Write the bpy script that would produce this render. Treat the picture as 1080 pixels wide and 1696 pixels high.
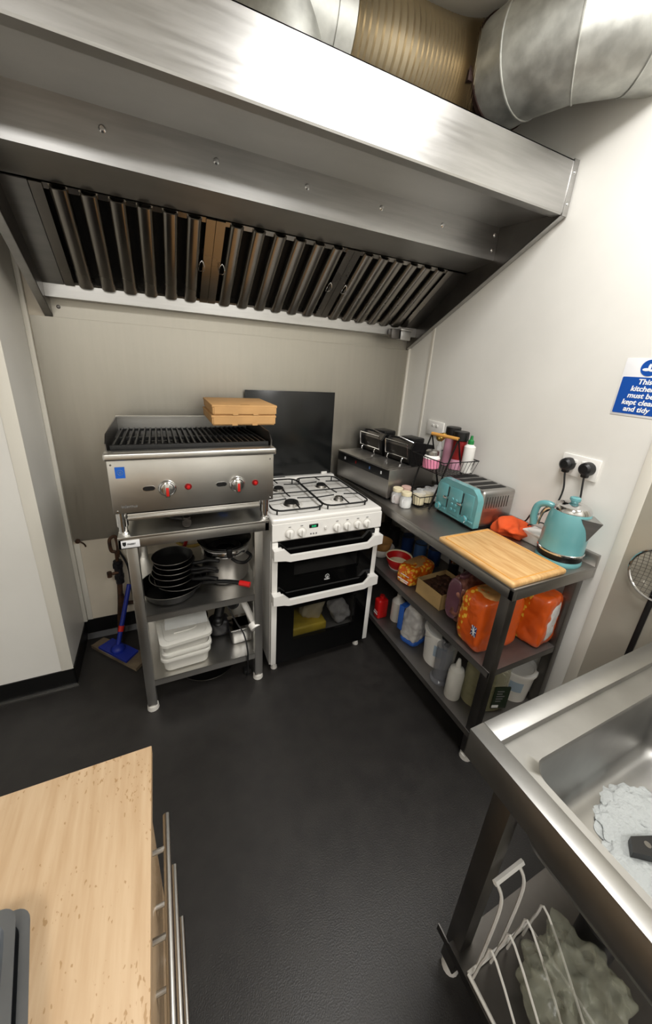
import bpy, bmesh, math, random
from mathutils import Vector, Matrix, noise
random.seed(7)
for o in list(bpy.data.objects): bpy.data.objects.remove(o)
S = bpy.context.scene
COL = S.collection
R = math.radians
PI = math.pi

# ------------------------------------------------------------------ camera
def look(yaw, pitch, roll):
    y, p, r = R(yaw), R(pitch), R(roll)
    f = Vector((math.sin(y)*math.cos(p), math.cos(y)*math.cos(p), -math.sin(p)))
    rt = Vector((math.cos(y), -math.sin(y), 0)); up = rt.cross(f)
    rt, up = rt*math.cos(r)+up*math.sin(r), up*math.cos(r)-rt*math.sin(r)
    return Matrix((rt, up, -f)).transposed().to_4x4()
cd = bpy.data.cameras.new('camera'); cam = bpy.data.objects.new('camera', cd); COL.objects.link(cam)
cam.matrix_world = Matrix.Translation((-1.5319, -2.069, 1.5794)) @ look(25.621, 19.434, 3.783)
cd.sensor_fit = 'HORIZONTAL'; cd.sensor_width = 36; cd.lens = 591.53/1080*36; cd.shift_y = -34.5/1080
cd.clip_start = .02
S.camera = cam

# ------------------------------------------------------------------ world, lights, exposure
w = bpy.data.worlds.new('world'); S.world = w; w.use_nodes = True
w.node_tree.nodes['Background'].inputs[0].default_value = (.9, .93, 1, 1)
w.node_tree.nodes['Background'].inputs[1].default_value = .3
S.view_settings.view_transform = 'Standard'; S.view_settings.look = 'None'
S.view_settings.exposure = 0.0; S.view_settings.gamma = 1; S.view_settings.use_curve_mapping = False
ZC = 2.78
LIGHTS = [((-.68, -1.62), .56, .56, 26), ((-2.15, -3.0), .56, .56, 25), ((-.68, -3.4), .56, .56, 27)]
for (lx, ly), sx, sy, pw in LIGHTS:
    ld = bpy.data.lights.new('ceiling_lamp_light', 'AREA'); ld.shape = 'RECTANGLE'; ld.size = sx; ld.size_y = sy
    ld.energy = pw; ld.color = (1, .98, .95)
    lo = bpy.data.objects.new('ceiling_lamp_light', ld); COL.objects.link(lo); lo.location = (lx, ly, ZC-.075)

# ------------------------------------------------------------------ materials
def lin(c):
    if isinstance(c, str): c = [int(c[i:i+2], 16)/255 for i in (0, 2, 4)]
    return tuple((v/12.92 if v <= .04045 else ((v+.055)/1.055)**2.4) for v in c)+(1,)
MATS = {}
def mat(name, col, rough=.5, metal=0, vary=0, vscale=8, bump=0, bscale=60, stretch=(1, 1, 1), trans=0, coat=0, col2=None, alpha=1, ior=1.45, emit=0, rvary=0, spec=.5, ramp=(.35, .65)):
    m = bpy.data.materials.new(name); m.use_nodes = True; nt = m.node_tree; b = nt.nodes['Principled BSDF']
    c = lin(col)
    b.inputs['Base Color'].default_value = c; b.inputs['Roughness'].default_value = rough; b.inputs['Metallic'].default_value = metal
    b.inputs['Transmission Weight'].default_value = trans; b.inputs['IOR'].default_value = ior
    b.inputs['Coat Weight'].default_value = coat; b.inputs['Alpha'].default_value = alpha
    b.inputs['Specular IOR Level'].default_value = spec
    if emit: b.inputs['Emission Color'].default_value = c; b.inputs['Emission Strength'].default_value = emit
    tc = nt.nodes.new('ShaderNodeTexCoord'); mp = nt.nodes.new('ShaderNodeMapping'); mp.inputs['Scale'].default_value = stretch
    nt.links.new(tc.outputs['Object'], mp.inputs['Vector'])
    if vary or col2 or rvary:
        n = nt.nodes.new('ShaderNodeTexNoise'); n.inputs['Scale'].default_value = vscale; n.inputs['Detail'].default_value = 5
        nt.links.new(mp.outputs[0], n.inputs['Vector'])
        cr = nt.nodes.new('ShaderNodeValToRGB'); cr.color_ramp.elements[0].position = ramp[0]; cr.color_ramp.elements[1].position = ramp[1]
        c2 = lin(col2) if col2 else tuple(min(1, v*(1+vary)) for v in c[:3])+(1,)
        c1 = c if col2 else tuple(v*(1-vary) for v in c[:3])+(1,)
        cr.color_ramp.elements[0].color = c1; cr.color_ramp.elements[1].color = c2
        nt.links.new(n.outputs['Fac'], cr.inputs[0])
        if vary or col2: nt.links.new(cr.outputs[0], b.inputs['Base Color'])
        if rvary:
            mr = nt.nodes.new('ShaderNodeMapRange'); mr.inputs['To Min'].default_value = rough-rvary; mr.inputs['To Max'].default_value = rough+rvary
            nt.links.new(n.outputs['Fac'], mr.inputs['Value']); nt.links.new(mr.outputs[0], b.inputs['Roughness'])
    if bump:
        n2 = nt.nodes.new('ShaderNodeTexNoise'); n2.inputs['Scale'].default_value = bscale; n2.inputs['Detail'].default_value = 4
        nt.links.new(mp.outputs[0], n2.inputs['Vector'])
        bp = nt.nodes.new('ShaderNodeBump'); bp.inputs['Strength'].default_value = bump; bp.inputs['Distance'].default_value = .01
        nt.links.new(n2.outputs['Fac'], bp.inputs['Height']); nt.links.new(bp.outputs[0], b.inputs['Normal'])
    MATS[name] = m; return m
mat('wall', 'e2e0da', .45, vary=.03, vscale=3, bump=.02, bscale=40)
mat('wall_panel', 'dcd2c0', .4, vary=.05, vscale=4, bump=.02, bscale=40)
mat('trim_pvc', 'e2ded3', .35)
mat('ceiling', 'e6e2d8', .8)
mat('floor', '252322', .4, col2='2b2927', vscale=14, bump=.12, bscale=260, rvary=.05)
mat('black_skirt', '0c0c0c', .4)
mat('steel', 'b4b3b1', .34, 1, vary=.06, vscale=5, bump=.015, bscale=90, stretch=(1, 1, 14), rvary=.07)
mat('steel_splash', 'b2aea4', .42, 1, vary=.025, vscale=3, bump=.006, bscale=60, stretch=(14, 1, 1), rvary=.08)
mat('steel_table', 'a5a29e', .4, 1, vary=.06, vscale=7, bump=.01, bscale=50, rvary=.05)
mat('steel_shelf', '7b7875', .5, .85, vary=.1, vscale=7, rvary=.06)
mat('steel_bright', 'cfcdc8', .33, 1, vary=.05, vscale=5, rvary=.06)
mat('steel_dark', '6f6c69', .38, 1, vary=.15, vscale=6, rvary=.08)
mat('filter_steel', 'a29d96', .26, 1, vary=.15, vscale=3, rvary=.08)
mat('gap_shade', '0d0c0b', .6)  # near-black standing in for shade inside filter gaps and toaster slots
mat('steel_sink', '989794', .4, 1, vary=.05, vscale=14, bump=.006, bscale=70, rvary=.05)
mat('cladding', 'b8b3a5', .35, .35, vary=.06, vscale=4)
mat('chrome', 'd8d8d8', .1, 1)
mat('alu', 'c2c0bc', .28, 1)
mat('dark_red_metal', '3a2a26', .5, .6)
mat('galv', 'c4c5c0', .55, 1, vary=.14, vscale=22, rvary=.1)
mat('flexduct', 'b5a88f', .42, 1, vary=.15, vscale=5)
mat('white_enamel', 'eceae5', .22, coat=.3)
mat('white_plastic', 'e9e7e2', .35)
mat('offwhite_plastic', 'd9d6cf', .4)
mat('black_glass', '060606', .08, spec=.4)
mat('black_lid', '141616', .22)
mat('oven_pane', '0a0a0a', .04, alpha=.35)
mat('oven_in', '6e6c68', .5)
mat('cast_iron', '121212', .55, bump=.08, bscale=120)
mat('burner_alu', '8e8b86', .4, 1)
mat('black_plastic', '0f0f10', .4)
mat('black_rubber', '161616', .6)
mat('nonstick', '0b0b0c', .28)
mat('pan_rim', '6f6d6a', .3, 1)
mat('grey_print', '777777', .6)
mat('white_print', 'f2f2f2', .5)
mat('dark_print', '1c1c1c', .6)
mat('red', 'c01818', .35)
mat('dark_red', '7a1010', .35)
mat('red_bright', 'c4261f', .35)
mat('blue_sign', '0b4aa2', .4)
mat('blue_sticker', '1c5fc0', .4)
mat('green_disp', '1ec480', .4, emit=.8)
mat('sign_white', 'e8e8ea', .25)
mat('cardboard', 'c99c66', .75, vary=.07, vscale=10)
mat('card_edge', 'a87c46', .8)
mat('card_tan', 'b59766', .8, vary=.1, vscale=9)
mat('teal', '649da1', .22, coat=.4, vary=.03)
mat('teal_dark', '55999f', .3)
mat('wood_light', 'd6b07a', .45, col2='bf925a', vscale=3, stretch=(26, 3, 6))
mat('wood_handle', 'd29a4f', .45)
mat('wood_ply', '8a7b64', .8, vary=.2, vscale=8, col2='5a4c3c')
mat('broom_blue', '1a2c8c', .45, vary=.1)
mat('orange_cloth', 'd2501e', .85, vary=.12, vscale=14, bump=.1, bscale=200)
mat('copper_rust', '5a3d2b', .6, .3, vary=.3, vscale=30, col2='2c1f18')
mat('yellow_hose', 'b59a4e', .5)
mat('glass', 'f4f6f6', .05, alpha=.3)
mat('clear_plastic', 'eef0ef', .1, alpha=.3)
mat('smoke_plastic', '8f9197', .1, alpha=.3)
mat('milky', 'd9d7cf', .35, alpha=.85)
mat('oil', 'b9b48a', .06, alpha=.3)
mat('sugar', 'f0eee9', .8, bump=.2, bscale=300)
mat('pinkish', 'c9a79c', .6)
mat('pink', 'e58cab', .5, bump=.1, bscale=200)
mat('pink_light', 'c48fa3', .35)
mat('green', '1d7a3c', .4)
mat('gold', 'b09048', .35, .8, vary=.2, vscale=40)
mat('cream', 'e2d6b4', .6)
mat('brown_food', '3f2517', .7, vary=.4, vscale=40, bump=.5, bscale=60)
mat('pretzel', 'a87262', .35, col2='5e342a', vscale=30, bump=.4, bscale=50, coat=.6)
mat('wrapper_purple', '7d5260', .2, coat=.8, trans=.3)
mat('bread', 'b98a52', .6, vary=.2, vscale=12)
mat('flour_white', 'dcdad6', .5, col2='b9b6b4', vscale=22, bump=.1)
mat('flour_blue', '2a5bb0', .45)
mat('can_blue', '233a6a', .35)
mat('pale_label', 'a9bccd', .5)
mat('can_label', '4b6ea5', .4)
mat('dark_stuff', '17161a', .45)
mat('yellow_dish', 'd8bd3e', .5, vary=.2)
mat('foam', 'b4b8b7', .7, alpha=.8, bump=.6, bscale=120)
mat('water', 'c6cac4', .05, trans=.8, ior=1.33)
mat('bag_clear', 'b9bba9', .25, alpha=.4, vary=.3, vscale=14)
mat('mesh_wire', '77746f', .4, .9)
mat('diffuser', 'ffffff', .5, emit=2.5)
mat('label_green', '22301f', .5)
mat('parcel_grey', '5e6063', .4, .6)
mat('steel_tin', '8f9296', .35, .9, vary=.1)
def m_orange(name, everywhere):
    m = mat(name, 'dc5412', .3, coat=.5); nt = m.node_tree; b = nt.nodes['Principled BSDF']
    tc = nt.nodes.new('ShaderNodeTexCoord'); v = nt.nodes.new('ShaderNodeTexVoronoi'); v.inputs['Scale'].default_value = 48
    nt.links.new(tc.outputs['Object'], v.inputs['Vector'])
    cr = nt.nodes.new('ShaderNodeValToRGB'); cr.color_ramp.elements[0].position = .36; cr.color_ramp.elements[1].position = .46
    cr.color_ramp.elements[0].color = lin('eeb93e'); cr.color_ramp.elements[1].color = lin('d8610f')
    nt.links.new(v.outputs['Distance'], cr.inputs[0])
    sp = nt.nodes.new('ShaderNodeSeparateXYZ'); nt.links.new(tc.outputs['Object'], sp.inputs[0])
    n = nt.nodes.new('ShaderNodeTexNoise'); n.inputs['Scale'].default_value = 9; nt.links.new(tc.outputs['Object'], n.inputs['Vector'])
    a = nt.nodes.new('ShaderNodeMath'); a.operation = 'MULTIPLY_ADD'; a.inputs[1].default_value = .08; nt.links.new(n.outputs['Fac'], a.inputs[0]); nt.links.new(sp.outputs['Y'], a.inputs[2])
    mk = nt.nodes.new('ShaderNodeValToRGB'); p0 = -.2 if everywhere else .055
    g = nt.nodes.new('ShaderNodeMath'); g.operation = 'GREATER_THAN'; g.inputs[1].default_value = p0; nt.links.new(a.outputs[0], g.inputs[0])
    nt.nodes.remove(mk)
    mx = nt.nodes.new('ShaderNodeMix'); mx.data_type = 'RGBA'; mx.inputs['A'].default_value = lin('d85a1c')
    nt.links.new(g.outputs[0], mx.inputs['Factor']); nt.links.new(cr.outputs[0], mx.inputs['B']); nt.links.new(mx.outputs['Result'], b.inputs['Base Color'])
m_orange('bread_orange', False); m_orange('bread_dots', True)
def m_worktop_wood():
    m = mat('beech', 'dcb98a', .42); nt = m.node_tree; b = nt.nodes['Principled BSDF']
    tc = nt.nodes.new('ShaderNodeTexCoord')
    mp = nt.nodes.new('ShaderNodeMapping'); mp.inputs['Scale'].default_value = (60, 5, 5); nt.links.new(tc.outputs['Object'], mp.inputs['Vector'])
    n = nt.nodes.new('ShaderNodeTexNoise'); n.inputs['Scale'].default_value = 1.5; n.inputs['Detail'].default_value = 6; nt.links.new(mp.outputs[0], n.inputs['Vector'])
    cr = nt.nodes.new('ShaderNodeValToRGB'); cr.color_ramp.elements[0].position = .3; cr.color_ramp.elements[1].position = .7
    cr.color_ramp.elements[0].color = lin('b39674'); cr.color_ramp.elements[1].color = lin('c2a888'); nt.links.new(n.outputs['Fac'], cr.inputs[0])
    v = nt.nodes.new('ShaderNodeTexNoise'); v.inputs['Scale'].default_value = 170; v.inputs['Detail'].default_value = 1
    mp2 = nt.nodes.new('ShaderNodeMapping'); mp2.inputs['Scale'].default_value = (1.4, .7, 1); mp2.inputs['Rotation'].default_value = (0, 0, .6); nt.links.new(tc.outputs['Object'], mp2.inputs['Vector']); nt.links.new(mp2.outputs[0], v.inputs['Vector'])
    g = nt.nodes.new('ShaderNodeTexNoise'); g.inputs['Scale'].default_value = 6; g.inputs['Detail'].default_value = 0; nt.links.new(tc.outputs['Object'], g.inputs['Vector'])
    ad = nt.nodes.new('ShaderNodeMath'); ad.operation = 'MULTIPLY_ADD'; ad.inputs[1].default_value = .38; nt.links.new(g.outputs['Fac'], ad.inputs[0]); nt.links.new(v.outputs['Fac'], ad.inputs[2])
    c2 = nt.nodes.new('ShaderNodeValToRGB'); c2.color_ramp.elements[0].position = .85; c2.color_ramp.elements[1].position = .875; c2.color_ramp.elements[1].color = (.7, .7, .7, 1)
    nt.links.new(ad.outputs[0], c2.inputs[0])
    mx = nt.nodes.new('ShaderNodeMix'); mx.data_type = 'RGBA'; mx.inputs['B'].default_value = lin('96754c')
    nt.links.new(c2.outputs[0], mx.inputs['Factor']); nt.links.new(cr.outputs[0], mx.inputs['A']); nt.links.new(mx.outputs['Result'], b.inputs['Base Color'])
m_worktop_wood()

# ------------------------------------------------------------------ builders
MW = {}
class B:
    def __init__(s): s.bm = bmesh.new()
    def box(s, x0, x1, y0, y1, z0, z1, bev=0, seg=2, only=None):
        r = bmesh.ops.create_cube(s.bm, size=1); vs = r['verts']
        bmesh.ops.scale(s.bm, verts=vs, vec=(abs(x1-x0), abs(y1-y0), abs(z1-z0)))
        bmesh.ops.translate(s.bm, verts=vs, vec=((x0+x1)/2, (y0+y1)/2, (z0+z1)/2))
        if bev:
            es = {e for v in vs for e in v.link_edges}
            if only: es = {e for e in es if abs((e.verts[0].co-e.verts[1].co)['xyz'.index(only)]) > 1e-6}
            bmesh.ops.bevel(s.bm, geom=list(es), offset=bev, segments=seg, profile=.5, affect='EDGES')
        return s
    def cyl(s, p0, p1, r0, r1=None, n=20):
        r1 = r0 if r1 is None else r1
        p0, p1 = Vector(p0), Vector(p1); d = p1-p0
        m = Matrix.Translation((p0+p1)/2) @ d.to_track_quat('Z', 'Y').to_matrix().to_4x4()
        bmesh.ops.create_cone(s.bm, cap_ends=True, segments=n, radius1=r0, radius2=r1, depth=d.length, matrix=m)
        return s
    def lathe(s, prof, c=(0, 0, 0), n=28, M=None):
        rings = []
        for r, z in prof:
            if r < 1e-5: rings.append([s.bm.verts.new((0, 0, z))])
            else: rings.append([s.bm.verts.new((r*math.cos(2*PI*i/n), r*math.sin(2*PI*i/n), z)) for i in range(n)])
        for a, b in zip(rings, rings[1:]):
            if len(a) == 1 and len(b) == 1: continue
            for i in range(n):
                j = (i+1) % n
                if len(a) == 1: s.bm.faces.new((a[0], b[j], b[i]))
                elif len(b) == 1: s.bm.faces.new((a[i], a[j], b[0]))
                else: s.bm.faces.new((a[i], a[j], b[j], b[i]))
        vs = [v for r in rings for v in r]
        bmesh.ops.transform(s.bm, matrix=Matrix.Translation(c) @ (M or Matrix()), verts=vs)
        return s
    def tube(s, pts, r, n=8, closed=False, rad=None):
        pts = [Vector(p) for p in pts]; N = len(pts); rings = []
        up = None
        for i, p in enumerate(pts):
            a = pts[i-1] if (i or closed) else p; b = pts[(i+1) % N] if (i < N-1 or closed) else p
            t = (b-a).normalized()
            if up is None:
                up = t.orthogonal().normalized()
            up = (up-t*up.dot(t)); up = up.normalized() if up.length > 1e-6 else t.orthogonal().normalized()
            q = t.cross(up); rr = rad[i] if rad else r
            rings.append([s.bm.verts.new(p+up*rr*math.cos(2*PI*k/n)+q*rr*math.sin(2*PI*k/n)) for k in range(n)])
        for i in range(N if closed else N-1):
            a, b = rings[i], rings[(i+1) % N]
            for k in range(n):
                l = (k+1) % n; s.bm.faces.new((a[k], a[l], b[l], b[k]))
        if not closed:
            s.bm.faces.new(rings[0][::-1]); s.bm.faces.new(rings[-1])
        return s
    def prism(s, poly, ax, a0, a1):
        f = {'x': lambda u, v, t: (t, u, v), 'y': lambda u, v, t: (u, t, v), 'z': lambda u, v, t: (u, v, t)}[ax]
        A = [s.bm.verts.new(f(u, v, a0)) for u, v in poly]; C = [s.bm.verts.new(f(u, v, a1)) for u, v in poly]
        n = len(poly)
        s.bm.faces.new(A); s.bm.faces.new(C[::-1])
        for i in range(n): s.bm.faces.new((A[i], C[i], C[(i+1) % n], A[(i+1) % n]))
        bmesh.ops.recalc_face_normals(s.bm, faces=s.bm.faces)
        return s
    def sheet(s, prof, x0, x1, t=.003):
        for (y0, z0), (y1, z1) in zip(prof, prof[1:]):
            d = Vector((y1-y0, z1-z0)).normalized(); nn = Vector((-d.y, d.x))*t
            s.prism([(y0, z0), (y1, z1), (y1+nn.x, z1+nn.y), (y0+nn.x, z0+nn.y)], 'x', x0, x1)
        return s
    def ball(s, c, r, sc=(1, 1, 1), sub=3, nz=0, ns=8, seed=0):
        r_ = bmesh.ops.create_icosphere(s.bm, subdivisions=sub, radius=1)
        for v in r_['verts']:
            k = 1+nz*noise.noise(v.co*ns+Vector((seed*3.1, seed, 0))) if nz else 1
            v.co = Vector((v.co.x*r*sc[0]*k+c[0], v.co.y*r*sc[1]*k+c[1], v.co.z*r*sc[2]*k+c[2]))
        return s
    def soft(s, c, size, sub=5, pw=4, nz=.004, ns=14, seed=0, pinch=None):
        # superellipsoid pillow (bags, loaves)
        r_ = bmesh.ops.create_icosphere(s.bm, subdivisions=sub, radius=1)
        for v in r_['verts']:
            q = v.co; k = (abs(q.x)**pw+abs(q.y)**pw+abs(q.z)**pw)**(-1/pw)
            p = Vector((q.x*k*size[0]/2, q.y*k*size[1]/2, q.z*k*size[2]/2))
            p += q.normalized()*nz*noise.noise(p*ns+Vector((seed*5.3, seed, seed)))
            p += q.normalized()*nz*.6*noise.noise(p*ns*3+Vector((seed*5.3, seed, seed)))
            if pinch: p = pinch(p)
            v.co = p+Vector(c)
        return s
    def rot(s, ax, ang, c=(0, 0, 0)):
        bmesh.ops.rotate(s.bm, cent=c, matrix=Matrix.Rotation(ang, 3, ax), verts=s.bm.verts); return s
    def out(s, name, m, parent=None, local=False, ang=35, recalc=True):
        if recalc: bmesh.ops.recalc_face_normals(s.bm, faces=s.bm.faces)
        me = bpy.data.meshes.new(name); s.bm.to_mesh(me); s.bm.free()
        return link(name, me, m, parent, local, ang)
def link(name, me, m, parent=None, local=False, ang=35):
    me.materials.clear(); me.materials.append(MATS[m])
    if len(me.polygons):
        me.polygons.foreach_set('use_smooth', [True]*len(me.polygons)); me.set_sharp_from_angle(angle=R(ang))
    o = bpy.data.objects.new(name, me); COL.objects.link(o)
    if parent:
        o.parent = parent
        if not local: me.transform(MW[parent].inverted())
        MW[o] = MW[parent]
    else: MW[o] = Matrix()
    return o
def thing(name, label, cat, loc=(0, 0, 0), rz=0, group=None, rot=None):
    o = bpy.data.objects.new(name, None); COL.objects.link(o); o.empty_display_size = .05
    o.location = loc; o.rotation_euler = rot or (0, 0, rz)
    MW[o] = Matrix.Translation(loc) @ o.rotation_euler.to_matrix().to_4x4()
    return tag(o, label, cat, group)
def tag(o, label, cat, group=None):
    o['label'] = label; o['category'] = cat
    if group: o['group'] = group
    return o
def struct(o): o['kind'] = 'structure'; return o
def rehome(o):
    # move origin of a single-mesh thing to its base centre
    me = o.data; xs = [v.co for v in me.vertices]
    c = Vector(((min(v.x for v in xs)+max(v.x for v in xs))/2, (min(v.y for v in xs)+max(v.y for v in xs))/2, min(v.z for v in xs)))
    me.transform(Matrix.Translation(-c)); o.location = c; MW[o] = Matrix.Translation(c); return o
def clone(o, parent, dloc):
    c = o.copy(); COL.objects.link(c); c.parent = parent; c.location = o.location+Vector(dloc); MW[c] = MW.get(parent, Matrix()); return c
def copy_thing(root, loc, label, group=None, rz=0):
    r = root.copy(); COL.objects.link(r); r.location = loc; r.rotation_euler = (0, 0, rz); r['label'] = label
    if group: r['group'] = group
    MW[r] = Matrix.Translation(loc) @ Matrix.Rotation(rz, 4, 'Z')
    for ch in [c for c in root.children]:
        c = ch.copy(); COL.objects.link(c); c.parent = r; MW[c] = MW[r]
        for g in [k for k in ch.children]:
            d = g.copy(); COL.objects.link(d); d.parent = c
    return r
def text(s, size, m, parent, org, xd, yd, ext=.0004, shear=0, bold=0, align='CENTER', name='lettering', local=False, spacing=1):
    cu = bpy.data.curves.new('t', 'FONT'); cu.body = s; cu.size = size; cu.extrude = ext; cu.shear = shear; cu.offset = bold; cu.align_x = align; cu.space_character = spacing; cu.resolution_u = 3
    t = bpy.data.objects.new('t', cu); COL.objects.link(t)
    me = bpy.data.meshes.new_from_object(t.evaluated_get(bpy.context.evaluated_depsgraph_get()))
    bpy.data.objects.remove(t); me.name = name
    xd, yd = Vector(xd), Vector(yd); zd = xd.cross(yd)
    me.transform(Matrix.Translation(org) @ Matrix((xd, yd, zd)).transposed().to_4x4())
    return link(name, me, m, parent, local)
def arc(c, r, a0, a1, n, u=(1, 0, 0), v=(0, 0, 1)):
    u, v, c = Vector(u), Vector(v), Vector(c)
    return [c+u*r*math.cos(a0+(a1-a0)*i/n)+v*r*math.sin(a0+(a1-a0)*i/n) for i in range(n+1)]
def smooth_path(pts, k=6):
    P = [Vector(p) for p in pts]; out = []
    for i in range(len(P)-1):
        p0, p1, p2, p3 = P[max(i-1, 0)], P[i], P[i+1], P[min(i+2, len(P)-1)]
        for j in range(k):
            t = j/k; out.append(.5*((2*p1)+(p2-p0)*t+(2*p0-5*p1+4*p2-p3)*t*t+(3*p1-p0-3*p2+p3)*t**3))
    return out+[P[-1]]

def rr2(x0, x1, y0, y1, r, z, n=6):
    p = []
    for cx, cy, a in ((x1-r, y1-r, 0), (x0+r, y1-r, PI/2), (x0+r, y0+r, PI), (x1-r, y0+r, 1.5*PI)):
        p += [(cx+r*math.cos(a+i*PI/2/n), cy+r*math.sin(a+i*PI/2/n), z) for i in range(n+1)]
    return p
# ------------------------------------------------------------------ setting
XL = -2.02; YB = -.35; XW = -3.0; YF = -4.2
struct(B().box(XW, 0, YF, 0, -.05, 0).out('floor', 'floor'))
struct(B().box(XW, .05, YF, .05, ZC, ZC+.05).out('ceiling', 'ceiling'))
struct(B().box(XW-.05, .05, 0, .05, 0, ZC).out('wall_back', 'wall_panel'))
struct(B().box(0, .05, YF, 0, 0, ZC).out('wall_right', 'wall'))
struct(B().box(XW-.05, XW, YF, 0, 0, ZC).out('wall_left', 'wall'))
struct(B().box(XW-.05, .05, YF-.05, YF, 0, ZC).out('wall_front', 'wall'))
struct(B().box(XW, XL, YB, 0, 0, ZC).out('wall_column', 'wall'))
struct(B().box(XW, XL+.006, YB-.006, YB, 0, .1).box(XL, XL+.006, YB-.006, 0, 0, .1).out('baseboard_left', 'black_skirt'))
struct(B().box(XL, 0, -.006, 0, 0, .115).prism([(0, .03), (-.03, 0), (0, 0)], 'x', XL, 0).out('baseboard_back', 'black_skirt'))
struct(B().box(-.006, 0, -1.45, 0, 0, .1).out('baseboard_right', 'black_skirt'))
struct(B().box(XW, XL+.012, YB-.012, YB-.006, 0, .006).out('trim_1', 'alu'))                     # bright line at the foot of the skirting
struct(B().box(XL-.045, XL+.003, YB-.003, YB, .1, ZC, .001).out('trim_2', 'trim_pvc'))           # corner angle of the column
struct(B().box(XL, XL+.02, -.02, 0, .115, ZC, .004).out('trim_3', 'trim_pvc'))                   # corner bead back left
struct(B().box(-.016, 0, -.016, 0, .115, ZC, .004).out('trim_4', 'trim_pvc'))                    # corner bead back right
struct(B().box(-.004, 0, -.228, -.206, .1, ZC, .0015).out('trim_5', 'trim_pvc'))                 # joint strip on right wall
struct(B().box(-.004, 0, -1.474, -1.432, .0, ZC, .0015).out('trim_6', 'trim_pvc'))               # edge strip on right wall
struct(B().box(XL+.02, XL+.045, -.004, 0, .115, .6, .001).out('trim_7', 'trim_pvc'))
sp = B().box(-1.998, -.014, -.0045, -.0015, .617, 1.7025).out('splashback', 'steel_splash'); rehome(sp)
tag(sp, 'large brushed steel splashback sheet on the wall behind the cooker', 'splashback')
sp = B().box(-.0035, -.0003, -2.6, -1.4745, .0, 2.1).out('wall_cladding', 'cladding'); rehome(sp)
tag(sp, 'dull grey cladding sheet on the right wall beside the sink', 'cladding')
for i, ((lx, ly), sx, sy, pw) in enumerate(LIGHTS):
    t = thing('ceiling_light', ['square ceiling light panel in front of the extractor hood', 'square ceiling light panel above the beech cabinet', 'square ceiling light panel at the far end of the room'][i], 'light', (lx, ly, ZC), group='ceiling lights')
    B().box(lx-sx/2-.03, lx+sx/2+.03, ly-sy/2-.03, ly+sy/2+.03, ZC-.05, ZC, .006).out('housing', 'white_plastic', t)
    B().box(lx-sx/2, lx+sx/2, ly-sy/2, ly+sy/2, ZC-.06, ZC-.05, .003).out('diffuser', 'diffuser', t)

# ------------------------------------------------------------------ extractor hood
HX0, HX1 = -1.915, -.034
hood = thing('extractor_hood', 'wide brushed steel extractor hood with baffle filters above the cooker', 'extractor hood', (-.96, 0, 1.70))
YH = -.906
B().box(HX0, HX1, YH, YH+.003, 2.195, 2.361).out('front_panel', 'steel', hood)
B().prism([(YH, 2.195), (YH+.002, 2.189), (-.868, 2.189), (-.868, 2.201), (YH+.003, 2.201)], 'x', HX0, HX1).out('front_lip', 'steel', hood)
B().sheet([(-.868, 2.199), (-.602, 2.222)], HX0, HX1).out('canopy_underside', 'steel', hood)
bp_ = B().sheet([(-.602, 2.224), (-.602, 2.09)], HX0, HX1, -.003).out('baffle_panel', 'steel', hood)
rv = None
for i, x in enumerate([-1.61, -1.296, -.982, -.669, -.361]):
    if rv is None: rv = B().lathe([(0, .005), (.006, .0045), (.010, 0), (0, 0)], (x, -.605, 2.172), 12, Matrix.Rotation(PI/2, 4, 'X')).out('rivet', 'chrome', bp_)
    else: clone(rv, bp_, (x+1.61, 0, 0))
for z in (2.13, 2.19): clone(rv, bp_, (-.055+1.61, 0, z-2.172))
B().sheet([(-.602, 2.09), (-.44, 2.067)], HX0, HX1).out('soffit', 'steel', hood)
B().box(HX0, HX1, YH, 0, 2.358, 2.361).out('top_panel', 'steel', hood)
B().box(HX0, HX1, -.004, 0, 1.703, 2.358).out('back_panel', 'steel_splash', hood)
for s, x in ((-1, HX0), (1, HX1)):
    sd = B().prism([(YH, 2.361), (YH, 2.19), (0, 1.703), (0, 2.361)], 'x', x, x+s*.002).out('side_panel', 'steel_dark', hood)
    fl = B()
    fl.prism([(YH, 2.19), (YH, 2.193), (0, 1.706), (0, 1.703)], 'x', x, x+s*.03)
    fl.out('side_flange', 'steel', sd)
    tb = B().box(min(x, x+s*.028), max(x, x+s*.028), YH-.003, YH+.003, 2.186, 2.366, .001).out('corner_tab', 'steel', hood)
    for z in (2.225, 2.325): B().lathe([(0, .003), (.004, .0025), (.006, 0), (0, 0)], (x+s*.015, YH-.003, z), 10, Matrix.Rotation(PI/2, 4, 'X')).out('screw', 'chrome', tb)
ch = B().prism([(-.085, 1.775), (-.085, 1.833), (-.08, 1.833), (-.08, 1.79), (-.004, 1.78), (-.004, 1.775)], 'x', HX0, HX1).out('grease_channel', 'steel', hood)
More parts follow.
